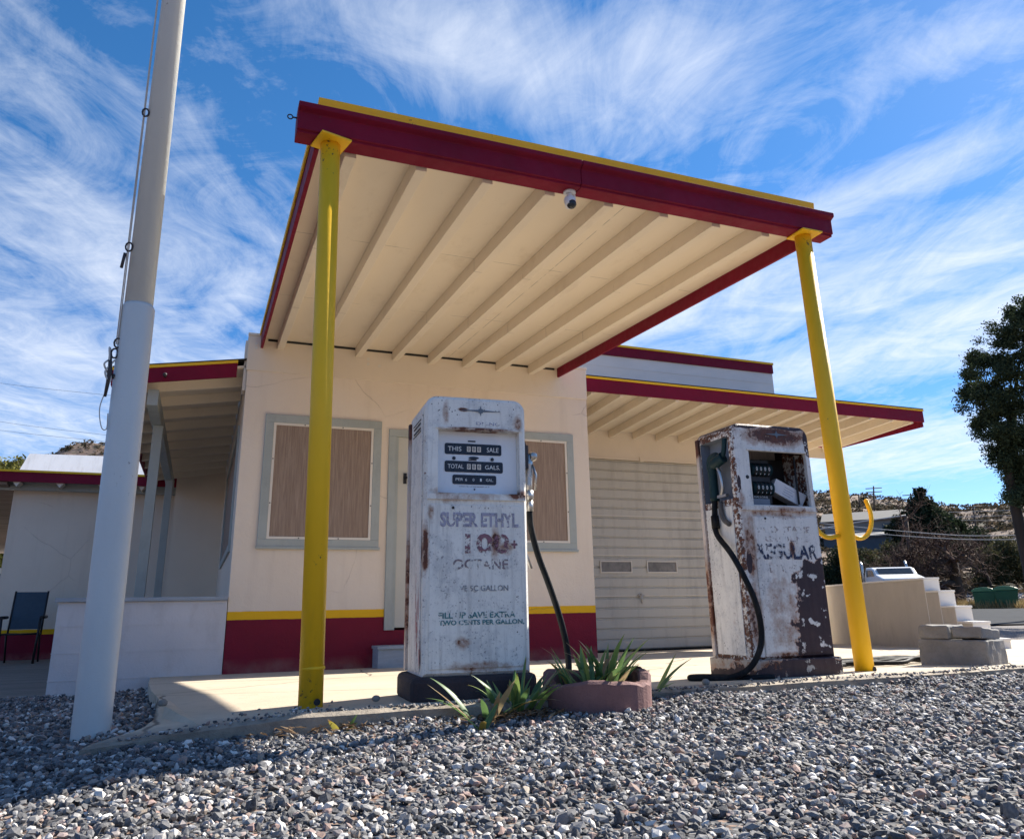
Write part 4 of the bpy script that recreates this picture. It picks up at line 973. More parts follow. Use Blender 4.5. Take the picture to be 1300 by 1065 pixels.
def iris(loc, n, spread, hmin, hmax, label, yellow=.15, seed=0, flat=.25):
    rs = np.random.RandomState(seed); V = []; Fq = []; T = []
    for i in range(n):
        a = rs.uniform(0, 2*PI); r0 = rs.uniform(0, spread); L = rs.uniform(hmin, hmax); w = rs.uniform(.0065, .0155)
        lean = rs.uniform(.05, .55)+flat*rs.uniform(.3, 1.0); bend = rs.uniform(.1, 1.1); dirv = np.array([math.cos(a), math.sin(a), 0])
        q = a + rs.uniform(-.9, .9) + PI/2; side = np.array([math.cos(q), math.sin(q), 0]); p = np.array([r0*math.cos(a), r0*math.sin(a), 0.]); th = lean
        tn = rs.uniform(0, .6) if rs.rand() > yellow else rs.uniform(.74, 1); K = 9; o = len(V)
        for k in range(K+1):
            t = k/K; ww = w*(1-.15*t)*(1 if t < .55 else max(.02, 1-((t-.55)/.45)**1.6)); fold = .25*ww
            up_ = np.array([-math.sin(th)*0, 0, 0])
            nrm = np.cross(dirv*math.sin(th)+np.array([0, 0, math.cos(th)]), side)
            V += [p-side*ww, p+nrm*fold, p+side*ww]; e = min(1, tn + (.25*(t-.8)/.2 if t > .8 else 0)); T += [e]*3
            p = p + (dirv*math.sin(th)+np.array([0, 0, math.cos(th)]))*L/K; th += bend/K
        for k in range(K):
            b = o+3*k; Fq += [(b, b+1, b+4, b+3), (b+1, b+2, b+5, b+4)]
    ob = np_mesh('iris_plant', np.array(V), np.array(Fq), M['iris'], tone=np.array(T), nper=4, smooth=True); ob.location = loc
    return tag(ob, label, 'plant', 'iris plants round the concrete ring')
iris(pc+Vector((-.03, -.02, .09)), 44, .12, .09, .22, 'dense iris clump inside the concrete ring', .2, 1)
iris(pc+Vector((.07, .06, .09)), 24, .08, .12, .27, 'tall iris with reddish leaf tip at the right inside the ring', .22, 2)
iris((1.17, 2.96, -.055), 44, .09, .10, .25, 'tall iris clump growing between the pale pump and the ring', .12, 3)
iris((1.02, 2.86, -.055), 13, .06, .10, .27, 'low iris with a long drooping yellow leaf in front of the pale pump', .4, 4, .9)
iris((1.82, 3.05, -.04), 9, .05, .14, .28, 'low spreading iris at the right of the ring on the slab edge', .15, 5, .8)
iris((.94, 2.70, -.05), 4, .012, .06, .12, 'single small sprout coming up through the gravel', .3, 6)
iris((.50, 2.88, -.06), 5, .02, .04, .09, 'tiny green weed at the cracked kerb below the left post', .5, 8)
# dead leaves: stuff around the planter
V = []; Fq = []; T = []
for i in range(800):
    c = [(1.15, 2.86, .25), (1.78, 2.98, .16), (.45, 2.86, .22), (1.5, 2.93, .15)][RS.choice(4, p=[.45, .25, .08, .22])]
    inring = c[0] == 1.5
    p = np.array([c[0]+RS.normal(0, c[2]*.6), c[1]+RS.normal(0, .05), (.035 if inring else -.038)+RS.uniform(0, .02)])
    a = RS.uniform(0, 2*PI); L = RS.uniform(.012, .04); w = RS.uniform(.003, .008); d = np.array([math.cos(a), math.sin(a), RS.uniform(-.2, .6)]); s = np.array([-math.sin(a), math.cos(a), RS.uniform(-.5, .5)])
    o = len(V); V += [p-d*L, p-s*w+[0, 0, .004], p+d*L, p+s*w+[0, 0, .004]]; Fq.append((o, o+1, o+2, o+3)); T += [RS.uniform(0, 1)]*4
tag(np_mesh('dead_leaves', np.array(V), np.array(Fq), M['deadleaf'], tone=np.array(T), nper=4), kind='stuff')

# ---------------------------------------------------------------- concrete blocks, kerb chunk, cables
def block(name, loc, dim, rz, label, tilt=0, cat='concrete block', g='concrete blocks at the slab edge', mat='blockconc'):
    m = MB(); x, y, z = dim; nx_, ny_, nz_ = 6, 4, 3
    m.box(-x/2, x/2, -y/2, y/2, 0, z)
    bm = bmesh.new(); ob = m.build(name, M[mat], None); bm.from_mesh(ob.data)
    bmesh.ops.bevel(bm, geom=bm.edges[:], offset=.007, segments=1, affect='EDGES')
    bmesh.ops.subdivide_edges(bm, edges=bm.edges[:], cuts=7, use_grid_fill=True)
    from mathutils import noise as NZ
    for v in bm.verts:
        q = v.co*22+Vector(loc)*3; v.co += Vector((NZ.noise(q), NZ.noise(q+Vector((9, 2, 5))), NZ.noise(q+Vector((3, 7, 1)))))*.0055
        q = v.co*6+Vector(loc)*5; v.co += Vector((NZ.noise(q), NZ.noise(q+Vector((9, 2, 5))), NZ.noise(q+Vector((1, 8, 2))) if 'kerb' in name else 0))*(.022 if 'kerb' in name else .008)
    bm.to_mesh(ob.data); bm.free(); ob.location = loc; ob.rotation_euler = (0, tilt, rz)
    return tag(ob, label, cat, g)
block('concrete_block', (4.105, 3.41, -.05), (.22, .38, .185), .27, 'large rough grey concrete block at the bottom of the pile')
block('concrete_slab_piece', (4.075, 3.50, .137), (.20, .17, .075), .27, 'thin grey concrete slab on top at the left of the pile')
block('concrete_slab_piece', (4.135, 3.325, .135), (.20, .165, .060), .22, 'tilted browner concrete slab on top at the right of the pile', .12)
m = MB()
rs = np.random.RandomState(5)
for i in range(7):
    pts = []; x = 3.15+rs.uniform(-.1, .1); y = 3.62+i*.05
    for k in range(7): pts.append((x+k*.19, y+rs.normal(0, .035), zs(y)+.014+rs.uniform(0, .018)))
    m.tube(smooth(pts, 5), .012, 8)
m.tube([(4.28, 3.6, .01), (4.30, 3.6, .045)], .012, 8)
tag(m.build('hose_pile', M['rubber']), 'flattened heap of black hoses on the slab behind the right post', 'hose')
for (x, y, s, l) in ((2.13, 3.09, .018, 'small dark pebble lying on the slab between the pumps'), (.70, 3.30, .016, 'small dark pebble on the shaded slab near the left post'), (-.10, 3.72, .018, 'dark pebble at the left edge of the slab')):
    m = MB(); m.sphere((0, 0, s*.6), s, 8, 6, (1.1, .9, .8)); ob = m.build('stone', M['blockconc']); ob.location = (x, y, zs(y)); tag(ob, l, 'stone', 'stones on the slab')

# ---------------------------------------------------------------- stepped wall at the right
sw = thing('stepped_wall', (7.8, 8.2, -.2), 'low cream block wall with its end stepping down to the gravel', 'wall'); SWO = Off((7.8, 8.2, -.2))
A = Vector((7.83, 8.24, 0)); dvec = Vector((-1.03, -2.29, 0)).normalized(); nv = Vector((-dvec.y, dvec.x, 0))
A = A - dvec*.6
steps = [(3.11, .575), (.27, .445), (.27, .300), (.27, .165), (.27, .03)]
t = 0; mw = MB(); mc = MB()
for L, h in steps:
    a = A+dvec*t; b = A+dvec*(t+L)
    q = [a, b-dvec*.012, b-dvec*.012+nv*.15, a+nv*.15]
    mw.hexa([(*p.xy, -.25) for p in q] + [(*p.xy, h-.02) for p in q])
    q = [a-nv*.006, b+dvec*.008-nv*.006, b+dvec*.008+nv*.156, a+nv*.156]
    mc.hexa([(*p.xy, h-.0195) for p in q] + [(*p.xy, h) for p in q]); t += L
    q = [b-dvec*.0115-nv*.001, b, b+nv*.151, b-dvec*.0115+nv*.151]
    mc.hexa([(*p.xy, -.25) for p in q] + [(*p.xy, h-.020) for p in q])  # white step ends, partly carrying sky and gravel brightness in their colour
SWO.build(mw, 'wall', M['adobe'], sw, .004); SWO.build(mc, 'coping', M['white'], sw, .003)

# ---------------------------------------------------------------- vegetation helpers
def leaves(C, Rr, n, size, squash=1.0, shell=.55):
    """leaf-sized quads spread through blobs; tone is random per leaf (leaf age), not by position"""
    C = np.array(C); Rr = np.array(Rr); w = Rr**2; k = RS.choice(len(C), n, p=w/w.sum())
    d = RS.normal(size=(n, 3)); d /= np.linalg.norm(d, axis=1)[:, None]
    rad = RS.uniform(shell, 1, n)**.7; P = C[k] + (d*(Rr[k]*rad)[:, None] if shell > .06 else RS.normal(size=(n, 3))*(Rr[k]*.62)[:, None])*np.array([1, 1, squash])
    u = RS.normal(size=(n, 3)); u /= np.linalg.norm(u, axis=1)[:, None]; v = np.cross(u, RS.normal(size=(n, 3))); v /= np.linalg.norm(v, axis=1)[:, None]
    s = size*RS.uniform(.6, 1.4, n)[:, None]
    V = np.stack([P-u*s, P-v*s*.45, P+u*s, P+v*s*.45], 1).reshape(-1, 3); Fq = np.arange(4*n).reshape(-1, 4)
    ct = RS.uniform(-.2, .2, len(C))
    tone = np.repeat(np.clip(RS.uniform(0, 1, n)*.7+.15+ct[k], 0, 1), 4); return V, Fq, tone
def tree(name, loc, label, group, crown, mat, leaf, n, trunk, squash=1.0, shell=.5, cat='tree'):
    t = thing(name, loc, label, cat, 0, group)
    V, Fq, T = leaves([c[:3] for c in crown], [c[3] for c in crown], n, leaf, squash, shell)
    np_mesh('crown', V, Fq, mat, t, T, 4)
    if trunk:
        m = MB()
        for pts, r in trunk: m.tube(pts, r, 9)
        m.build('trunk', M['bark'], t)
    return t
def branches(seed, h, depth, r0, spread=.6, droop=0., nb=3, ln=.72, dirv=(0, 0, 1)):
    rs = np.random.RandomState(seed); segs = []
    def grow(p, d, L, r, k):
        q = p; pts = [p]; dd = d.copy()
        for i in range(3):
            dd = dd + rs.normal(0, .16, 3); dd /= np.linalg.norm(dd); q = q+dd*L/3; pts.append(q)
        segs.append((pts, [r, r*.88, r*.76, r*.66], k))
        if k < depth:
            for i in range(nb + (rs.rand() < .4)):
                d2 = dd + rs.normal(0, spread, 3); d2[2] += .15-droop*k; d2 /= np.linalg.norm(d2); st = pts[rs.randint(1, 4)] if i else pts[-1]
                grow(st, d2, L*ln*rs.uniform(.7, 1.15), r*.58, k+1)
    grow(np.zeros(3), np.array(dirv, float), h, r0, 0); return segs
def bare_tree(name, loc, label, group, seed, h, depth, r0, spread=.6, n=5, **kw):
    t = thing(name, loc, label, 'tree', 0, group); segs = branches(seed, h, depth, r0, spread, **kw)
    m = MB(); m2 = MB()
    for pts, r, k in segs: (m if k < 2 else m2).tube(pts, r, 6 if k < 2 else 3, cap=False)
    m.build('trunk', M['bark'], t); o = m2.build('crown', M['twig'], t)
    a = o.data.attributes.new('tone', 'FLOAT', 'POINT'); a.data.foreach_set('value', np.repeat(RS.uniform(0, 1, len(m2.v)//3+1), 3)[:len(m2.v)].astype(np.float32))
    return t, segs
def gp(px, dist, dz=0):
    p = at(px, 760, dist); return Vector((p.x, p.y, float(hz(p.x, p.y))+dz))

# large dark evergreen at the right edge
bt_base = gp(1312, 24)
top_t = at(1280, 596, 24) - bt_base
crown = []
rs = np.random.RandomState(21)
def cr(px, py, r, dy=0): p = at(px, py, 24+dy) - bt_base; crown.append((p.x, p.y, p.z, r))
for (px, py, r) in ((1262, 480, .62), (1290, 440, .8), (1245, 500, .35), (1262, 520, .55), (1282, 530, .75), (1265, 552, .38), (1290, 575, .55), (1300, 500, .9), (1320, 410, .8), (1340, 470, 1.2), (1330, 550, 1.1), (1302, 412, .45), (1258, 455, .40), (1275, 435, .42), (1281, 590, .28), (1300, 600, .35), (1306, 395, .25), (1238, 478, .22), (1252, 528, .28), (1340, 395, .9), (1370, 500, 1.3), (1288, 612, .16), (1360, 430, 1.1), (1243, 540, .16), (1278, 560, .4), (1292, 600, .42), (1285, 625, .22), (1300, 632, .3), (1268, 575, .25), (1250, 495, .4), (1232, 500, .2), (1236, 455, .2), (1292, 400, .3)):
    cr(px, py, r, rs.uniform(-.6, .6))
sub = []
for (x_, y_, z_, r_0) in crown:
    for q in range(int(9+r_0*16)):
        d_ = rs.normal(size=3); d_ /= np.linalg.norm(d_); f_ = rs.uniform(.35, 1.28)
        sub.append((x_+d_[0]*r_0*f_, y_+d_[1]*r_0*f_, z_+d_[2]*r_0*f_*.9, rs.uniform(.06, .17)+.06*r_0))
crown = sub
tk = [([(0, 0, -.3), tuple(top_t*.33+Vector((.06, 0, 0))), tuple(top_t*.7), tuple(top_t), tuple(at(1290, 520, 24)-bt_base)], [.19, .15, .13, .11, .04])]
for (px, py) in ((1250, 480), (1262, 540), (1300, 430), (1330, 500), (1285, 470), (1245, 505)):
    e = at(px, py, 24)-bt_base; tk.append(([tuple(top_t*.98), tuple(top_t*.5+e*.5+Vector((0, 0, .25))), tuple(e)], [.08, .045, .012]))
tree('evergreen_tree', bt_base, 'big dark evergreen tree at the right edge rising above the wires', None, crown, M['leaf_dark'], .036, 100000, tk, .75, .05)

# far slope trees and shrubs
cb = gp(1187, 66); cb.z += .1
cr2 = [(0, 0, 1.2+k*.62, max(.25, 2.9-k*.62)) for k in range(5)]
cz0 = [(x, 0, z, r) for (x, z, r) in ((0, 1.8, 2.2), (-1.8, 1.5, 1.6), (2.0, 1.6, 1.8), (.2, 3.4, 1.7), (-.8, 2.9, 1.4), (1.5, 3.0, 1.4), (.1, 4.6, 1.0), (.9, 4.2, .8), (-.6, 4.2, .7), (.2, 5.5, .5), (3.4, 3.0, .8), (-3.0, 2.6, .7), (-2.4, 3.4, .5), (2.4, 3.7, .55))]
tree('conifer_tree', cb, 'dark spreading juniper beside the grey house on the slope', 'trees on the far slope', cz0, M['leaf_conifer'], .16, 15000, [([(0, 0, -1.3), (0, 0, 4)], [.3, .1])], .8, .2)
c = gp(1238, 70)
tree('conifer_tree', c, 'low dark juniper right of the pointed juniper, behind the wires', 'trees on the far slope', [(x, y, z, r) for (x, y, z, r) in ((0, 0, 1.0, 1.9), (2.2, 0, .8, 1.5), (-2.2, 0, 1.4, 1.7), (-1, 0, 2.3, 1.2), (1.2, 0, 1.9, 1.1), (3.6, 0, .2, 1.1), (-3.6, .5, 1.5, 1.2), (3.0, 1, -.6, 1.2))], M['leaf_conifer'], .14, 12000, [([(0, 0, -.3), (0, 0, 2)], [.2, .1])], .8, .2)
c = gp(1102, 52)
tree('dark_bush', c, 'dark green bush on the slope just right of the right yellow post', 'bushes on the far slope', [(0, 0, .9, 1.1), (.9, 0, .7, .9), (-.9, 0, .8, .9), (.2, 0, 1.8, .8), (-.5, .2, 1.7, .6)], M['leaf_olive'], .09, 7000, None, .9, .2, 'bush')
c = gp(1075, 50)
tree('dark_bush', c, 'dark green bush on the slope partly behind the right yellow post', 'bushes on the far slope', [(0, 0, .9, 1.2), (.9, 0, 1.2, 1.1), (-1.0, 0, .8, 1.0), (.1, 0, 2.0, .9)], M['leaf_conifer'], .09, 7000, None, .9, .2, 'bush')
c = gp(1285, 56)
tree('dark_bush', c, 'round yellow green bush at the foot of the big evergreen trunk', 'bushes on the far slope', [(0, 0, 1.4, 1.3), (1.4, 0, 1.2, 1.2), (-1.3, 0, 1.5, 1.0), (.3, 0, 2.2, .9), (2.6, 0, .8, 1.1), (-1.4, 0, .6, 1.1)], M['leaf_olive'], .09, 9000, None, .9, .2, 'bush')
c = gp(1140, 60)
tree('dark_bush', c, 'olive bush below the grey house behind the bare tree', 'bushes on the far slope', [(0, 0, .9, 1.3), (1.6, 0, .9, 1.2), (-1.6, 0, .9, 1.3), (.2, 0, 1.8, 1.0), (3.0, 0, .7, 1.0), (-3.0, 0, 1.0, 1.1)], M['leaf_olive'], .10, 8000, None, .9, .2, 'bush')
bare_tree('bare_tree', gp(1216, 46), 'bare brown tree with a dark forked trunk left of the green bins', 'bare trees on the bank', 3, 1.45, 6, .40, .85, nb=3, ln=.84)
bare_tree('bare_tree', gp(1165, 47), 'bare brown tree behind the white truck', 'bare trees on the bank', 9, 1.7, 6, .18, .8, nb=3, ln=.8)
bare_tree('bare_tree', gp(1130, 50), 'small bare shrub left of the white truck exhaust', 'bare trees on the bank', 12, 1.2, 6, .12, .85, nb=3, ln=.82)
bare_tree('bare_tree', gp(1262, 52), 'low bare shrub on the rocky bank above the green bins', 'bare trees on the bank', 15, 1.1, 6, .10, .85, nb=3, ln=.82)
# left-edge vegetation
c = gp(3, 26)
tree('yellow_tree', c, 'yellow green tree showing above the outbuilding roof at the left edge', None, [(.1, 0, 4.2, .9), (-.8, 0, 4.0, 1.1), (-.3, 0, 3.0, 1.2), (-1.6, 0, 3.2, 1.3), (.35, 0, 4.6, .35)], M['leaf_yellow'], .07, 12000, [([(-.5, 0, -.3), (-.4, 0, 3.5)], [.16, .08])], 1, .2)
c = gp(0, 21)
tree('dark_bush', c, 'yellow green bush seen through the carport at the left edge', None, [(0, 0, 1.2, .8), (-.9, 0, 1.4, .9), (.1, 0, 1.9, .7), (-.5, 0, 2.2, .7), (-1.8, 0, 1.3, 1)], M['leaf_yellow'], .06, 9000, None, 1, .2, 'bush')
# hillside brush: uncountable
n = 5200
az = np.concatenate([RS.uniform(41, 62, n), RS.uniform(-18, 4, 2200)]); r = np.concatenate([RS.uniform(50, 250, n), RS.uniform(60, 252, 2200)])
x = r*np.sin(np.radians(az)); y = r*np.cos(np.radians(az)); z = hz(x, y)
n = len(x); k = 22; cx_ = np.repeat(np.stack([x, y, z], -1), k, 0); sz = np.repeat(RS.uniform(.25, .9, n)*(.6+r/260), k)
d = RS.normal(size=(n*k, 3)); d /= np.linalg.norm(d, axis=1)[:, None]; d[:, 2] = np.abs(d[:, 2])*.7
P = cx_ + d*sz[:, None]; u = RS.normal(size=(n*k, 3)); u /= np.linalg.norm(u, axis=1)[:, None]; v = np.cross(u, d+.01); s = (sz*.30)[:, None]
V = np.stack([P-u*s, P-v*s*.8, P+u*s, P+v*s*.8], 1).reshape(-1, 3)
tag(np_mesh('hillside_brush', V, np.arange(4*n*k).reshape(-1, 4), M['leaf_brush'], tone=np.repeat(np.repeat(RS.uniform(0, 1, n), k), 4), nper=4), kind='stuff')
# rocks + dry grass on the bank
n = 5000; az = RS.uniform(43, 62, n); r = 42.3+RS.exponential(5, n); x = r*np.sin(np.radians(az)); y = r*np.cos(np.radians(az))
pebbles('bank_rocks', np.stack([x, y, hz(x, y)], -1), RS.uniform(.04, .14, n), .1)
n = 14000; az = RS.uniform(42, 62, n); r = RS.uniform(41.6, 45.5, n); x = r*np.sin(np.radians(az)); y = r*np.cos(np.radians(az)); z = hz(x, y)
L = RS.uniform(.12, .45, n); P = np.stack([x, y, z], -1); a = RS.uniform(0, 2*PI, n); wv = np.stack([np.cos(a), np.sin(a), a*0], -1)*.025; tip = P + np.stack([RS.normal(0, .1, n), RS.normal(0, .1, n), L], -1)
V = np.stack([P-wv, P+wv, tip], 1).reshape(-1, 3)
tag(np_mesh('dry_grass', V, np.arange(3*n).reshape(-1, 3), M['drygrass'], tone=np.repeat(RS.uniform(0, 1, n), 3), nper=3), kind='stuff')

# ---------------------------------------------------------------- far things
def bin_(px, label, s=1.0):
    p = gp(px, 42.6); t = thing('wheelie_bin', p, label, 'bin', R_(-52), 'green bins beside the road')
    m = MB(); m.hexa([(-.42*s, -.42*s, -.02), (.42*s, -.42*s, -.02), (.42*s, .42*s, -.02), (-.42*s, .42*s, -.02), (-.52*s, -.50*s, .86*s), (.52*s, -.50*s, .86*s), (.52*s, .50*s, .86*s), (-.52*s, .50*s, .86*s)]); m.build('body', M['binplastic'], t, .04)
    m = MB(); m.prism([(-.56*s, .861*s)] + [(.56*s*math.cos(a), .865*s+.22*s*math.sin(a)) for a in np.linspace(PI, 0, 9)][1:], 'y', -.54*s, .54*s); m.build('lid', M['lightgreen'], t, .02)
    for q in (-1, 1):
        m = MB(); m.tube([(q*.34*s, .44*s, .1), (q*.42*s, .44*s, .1)], .1, 10); m.build('wheel', M['tyre'], t)
bin_(1250, 'left green wheelie bin beside the road', .88); bin_(1278, 'right green wheelie bin with a paler lid beside the road', .92)
# grey house on the slope
hp = gp(1130, 88); hp.z += .3
hs = thing('hillside_house', hp, 'long grey house with a low tin roof on the far slope', 'house', R_(-48))
m = MB(); m.box(-5.0, 5.0, -2.5, 2.5, -2.5, 2.3); m.prism([(-2.5, 2.3), (2.5, 2.3), (0, 3.2)], 'x', -5, 5); m.build('wall', M['housewall'], hs)
m = MB(); m.hexa([(-5.3, -2.9, 2.24), (5.3, -2.9, 2.24), (5.3, 0, 3.3), (-5.3, 0, 3.3), (-5.3, -2.9, 2.34), (5.3, -2.9, 2.34), (5.3, 0, 3.4), (-5.3, 0, 3.4)]); m.hexa([(-5.3, 0, 3.3), (5.3, 0, 3.3), (5.3, 2.9, 2.24), (-5.3, 2.9, 2.24), (-5.3, 0, 3.4), (5.3, 0, 3.4), (5.3, 2.9, 2.34), (-5.3, 2.9, 2.34)]); m.build('roof', M['tinroof'], hs)
for xx in (-3.2, 2.2, 3.9):
    m = MB(); m.box(xx-.45, xx+.45, -2.56, -2.50, .7, 1.7); w_ = m.build('window', M['liner'], hs); m = MB(); m.box(xx-.38, xx+.38, -2.58, -2.561, .77, 1.63); m.build('pane', M['glass_dark'], w_)
m = MB(); m.box(.3, 1.2, -2.56, -2.50, -.2, 1.9); m.build('door', M['shedwall'], hs)
sp = gp(1108, 74)
sh = thing('slope_shed', sp, 'blue grey shed below the grey house, just right of the post', 'shed', R_(-46))
m = MB(); m.box(-3.2, 3.2, -1.5, 1.5, -1.5, 1.5); m.build('wall', M['shedwall'], sh)
m = MB(); m.hexa([(-3.4, -1.8, 1.501), (3.4, -1.8, 1.501), (3.4, 1.8, 2.0), (-3.4, 1.8, 2.0), (-3.4, -1.8, 1.58), (3.4, -1.8, 1.58), (3.4, 1.8, 2.08), (-3.4, 1.8, 2.08)]); m.build('roof', M['tinroof'], sh)
# truck: semi tractor seen above the wall
tp = gp(1136, 40)
tr = thing('truck', tp, 'white semi truck showing above the stepped wall', 'truck', R_(-122))
zt = at(1130, 721, 40).z - tp.z  # roof line height
k = zt/1.75
m = MB(); m.prism([(-1.6, .7*k), (2.5, .7*k), (2.75, 1.0*k), (2.7, 1.28*k), (1.1, 1.48*k), (.55, 1.72*k), (.2, 1.78*k), (-1.0, 1.80*k), (-1.2, 1.7*k), (-1.6, 1.45*k)], 'y', -1.1, 1.1); body = m.build('body', M['truckwhite'], tr, .06)
m = MB(); m.hexa([(1.12, -.9, 1.485*k), (1.12, .9, 1.485*k), (.60, .9, 1.712*k), (.60, -.9, 1.712*k), (1.14, -.9, 1.50*k), (1.14, .9, 1.50*k), (.62, .9, 1.73*k), (.62, -.9, 1.73*k)]); m.build('windshield', M['glass_dark'], body)
m = MB(); m.prism([(.15, 1.42*k), (.85, 1.42*k), (.52, 1.64*k), (.15, 1.68*k)], 'y', -1.115, 1.115); m.prism([(-1.0, 1.42*k), (0.0, 1.42*k), (0, 1.68*k), (-.95, 1.69*k)], 'y', -1.115, 1.115); m.build('window', M['glass_dark'], body)
for q in (-1.22, 1.22):
    m = MB(); m.tube([(-1.35, q, .6*k), (-1.35, q, 1.9*k), (-1.55, q, 2.05*k)], .07, 10); m.build('exhaust_stack', M['chrome'], tr)
for (x_, q) in ((1.8, -1.05), (1.8, 1.05), (-1.2, -1.05), (-1.2, 1.05)):
    m = MB(); m.tube([(x_, q-.14, .5), (x_, q+.14, .5)], .5, 20); wl = m.build('wheel', M['tyre'], tr); m = MB(); m.tube([(x_, q-.15, .5), (x_, q+.15, .5)], .24, 12); m.build('rim', M['chrome'], wl)
m = MB(); m.box(-1.6, 2.7, -1.0, 1.0, .45, .7*k-.002); m.build('chassis', M['black'], tr)
tr.scale = (.72, .80, 1)
# parked car at the left edge
cp = gp(-12, 19.5)
car = thing('parked_car', cp, 'dark windowed white car under the carport at the left edge', 'car', R_(70))
m = MB(); m.prism([(-2.1, .35), (2.1, .35), (2.15, .8), (1.3, 1.0), (.6, 1.52), (-1.2, 1.55), (-1.9, 1.05), (-2.1, .9)], 'y', -.85, .85); cbod = m.build('body', M['truckwhite'], car, .08)
m = MB(); m.prism([(-1.6, 1.05), (1.1, 1.05), (.55, 1.46), (-1.15, 1.49)], 'y', -.86, .86); m.build('window', M['glass_dark'], cbod)
for (x_, q) in ((1.35, -.8), (1.35, .8), (-1.35, -.8), (-1.35, .8)):
    m = MB(); m.tube([(x_, q-.1, .32), (x_, q+.1, .32)], .32, 18); m.build('wheel', M['tyre'], car)
# utility poles and wires
UP = {}
for (key, px, pb, pt_, dist, arms, lab) in (('a', 1110, 655, 617, 170, 2, 'utility pole with two crossarms on the left part of the ridge'), ('b', 1159, 652, 626, 170, 1, 'tilted utility pole with a short crossarm left of the pointed juniper'), ('c', 1172, 652, 627, 175, 0, 'plain thin utility pole nearest the pointed juniper'), ('d', 1238, 668, 640, 120, 1, 'utility pole standing right of the low juniper'), ('e', 1091, 640, 627, 190, 0, 'short thin utility pole beside the right yellow post'), ('f', 1151, 690, 655, 62, 0, 'dark stout pole in front of the grey house')):
    b = at(px, pb, dist); t_ = at(px-(3 if key in 'bcd' else 1), pt_, dist); b.z = float(hz(b.x, b.y))-.3 if key != 'f' else b.z-1.5
    t = thing('utility_pole', b, lab, 'utility pole', 0, 'utility poles on the hill')
    d = t_-b; m = MB(); r = .16 if key == 'f' else .13*dist/150+.03
    m.tube([(0, 0, 0), tuple(d)], [r, r*.75], 8); m.build('pole', M['polewood'], t)
    for i in range(arms):
        zc = d*(1-.07-.12*i); m = MB(); ax = Vector((.75, -.66, 0))*1.5*dist/170; m.tube([tuple(zc-ax), tuple(zc+ax)], .09, 4); m.build('crossarm', M['polewood'], t)
for (pts, dist, rad, lab) in ((((1040, 664), (1100, 670), (1180, 677), (1240, 680), (1330, 678)), 30, .012, 'upper bright wire crossing in front of the bare tree'),
                          (((1040, 668), (1110, 677), (1190, 683), (1250, 685), (1330, 684)), 30, .012, 'lower bright wire crossing in front of the bare tree'),
                          (((1040, 672), (1083, 664), (1150, 654)), 60, .05, 'pale sloping cable running down to the grey house'),
                          (((1150, 647), (1200, 650), (1330, 646)), 90, .022, 'highest thin wire right of the grey house'), (((1150, 651), (1210, 656), (1330, 652)), 90, .018, 'second thin wire below the highest wire'), (((1150, 655), (1210, 660), (1330, 661)), 90, .018, 'third thin wire behind the evergreen trunk')):
    P_ = [at(x_, y_, dist) for x_, y_ in pts]; m = MB(); m.tube(smooth(P_, 6), rad, 5); tag(m.build('wire', M['wire']), lab, 'wire', 'overhead wires')
for (y0, y1, lab) in ((484, 497, 'topmost faint wire in the sky left of the flagpole'), (532, 548, 'middle faint wire in the sky left of the flagpole'), (544, 556, 'lowest faint wire in the sky left of the flagpole')):
    P_ = [at(-40, y0-3, 55), at(40, (y0+y1)/2+1, 52), at(150, y1+6, 48)]; m = MB(); m.tube(smooth(P_, 6), .008, 5); tag(m.build('wire', M['rubber']), lab, 'wire', 'overhead wires')

# ---------------------------------------------------------------- light and sky
w = bpy.data.worlds.new('World'); sc.world = w; w.use_nodes = True; nt = w.node_tree; nt.nodes.clear()
o_ = nt.nodes.new('ShaderNodeOutputWorld'); bg = nt.nodes.new('ShaderNodeBackground'); bg.inputs[1].default_value = SKY = .088
sky = nt.nodes.new('ShaderNodeTexSky'); sky.sky_type = 'NISHITA'; sky.sun_disc = False; sky.sun_elevation = SUN_EL; sky.sun_rotation = SUN_AZ
sky.altitude = 1700; sky.air_density = 1.0; sky.dust_density = .3; sky.ozone_density = 2.0
tc = nt.nodes.new('ShaderNodeTexCoord'); sp_ = nt.nodes.new('ShaderNodeSeparateXYZ'); nt.links.new(tc.outputs['Generated'], sp_.inputs[0])
def wm(op, a, b=0., clamp=False):
    n = nt.nodes.new('ShaderNodeMath'); n.operation = op; n.use_clamp = clamp
    for i, v in enumerate((a, b)):
        if isinstance(v, (int, float)): n.inputs[i].default_value = v
        else: nt.links.new(v, n.inputs[i])
    return n.outputs[0]
zc = wm('MAXIMUM', sp_.outputs[2], .04)
U_ = wm('DIVIDE', sp_.outputs[0], zc); V_ = wm('DIVIDE', sp_.outputs[1], zc)
cb_ = nt.nodes.new('ShaderNodeCombineXYZ'); nt.links.new(U_, cb_.inputs[0]); nt.links.new(V_, cb_.inputs[1])
def wmap(scale, rot=0, loc=(0, 0, 0)):
    r = nt.nodes.new('ShaderNodeMapping'); nt.links.new(cb_.outputs[0], r.inputs[0]); r.inputs['Rotation'].default_value = (0, 0, rot); r.inputs['Location'].default_value = loc
    r2 = nt.nodes.new('ShaderNodeMapping'); nt.links.new(r.outputs[0], r2.inputs[0]); r2.inputs['Scale'].default_value = scale; return r2.outputs[0]
def wn(vec, scale, detail=6, rough=.6, dist=0.):
    n = nt.nodes.new('ShaderNodeTexNoise'); nt.links.new(vec, n.inputs['Vector']); n.inputs['Scale'].default_value = scale; n.inputs['Detail'].default_value = detail; n.inputs['Roughness'].default_value = rough; n.inputs['Distortion'].default_value = dist; return n.outputs[0]
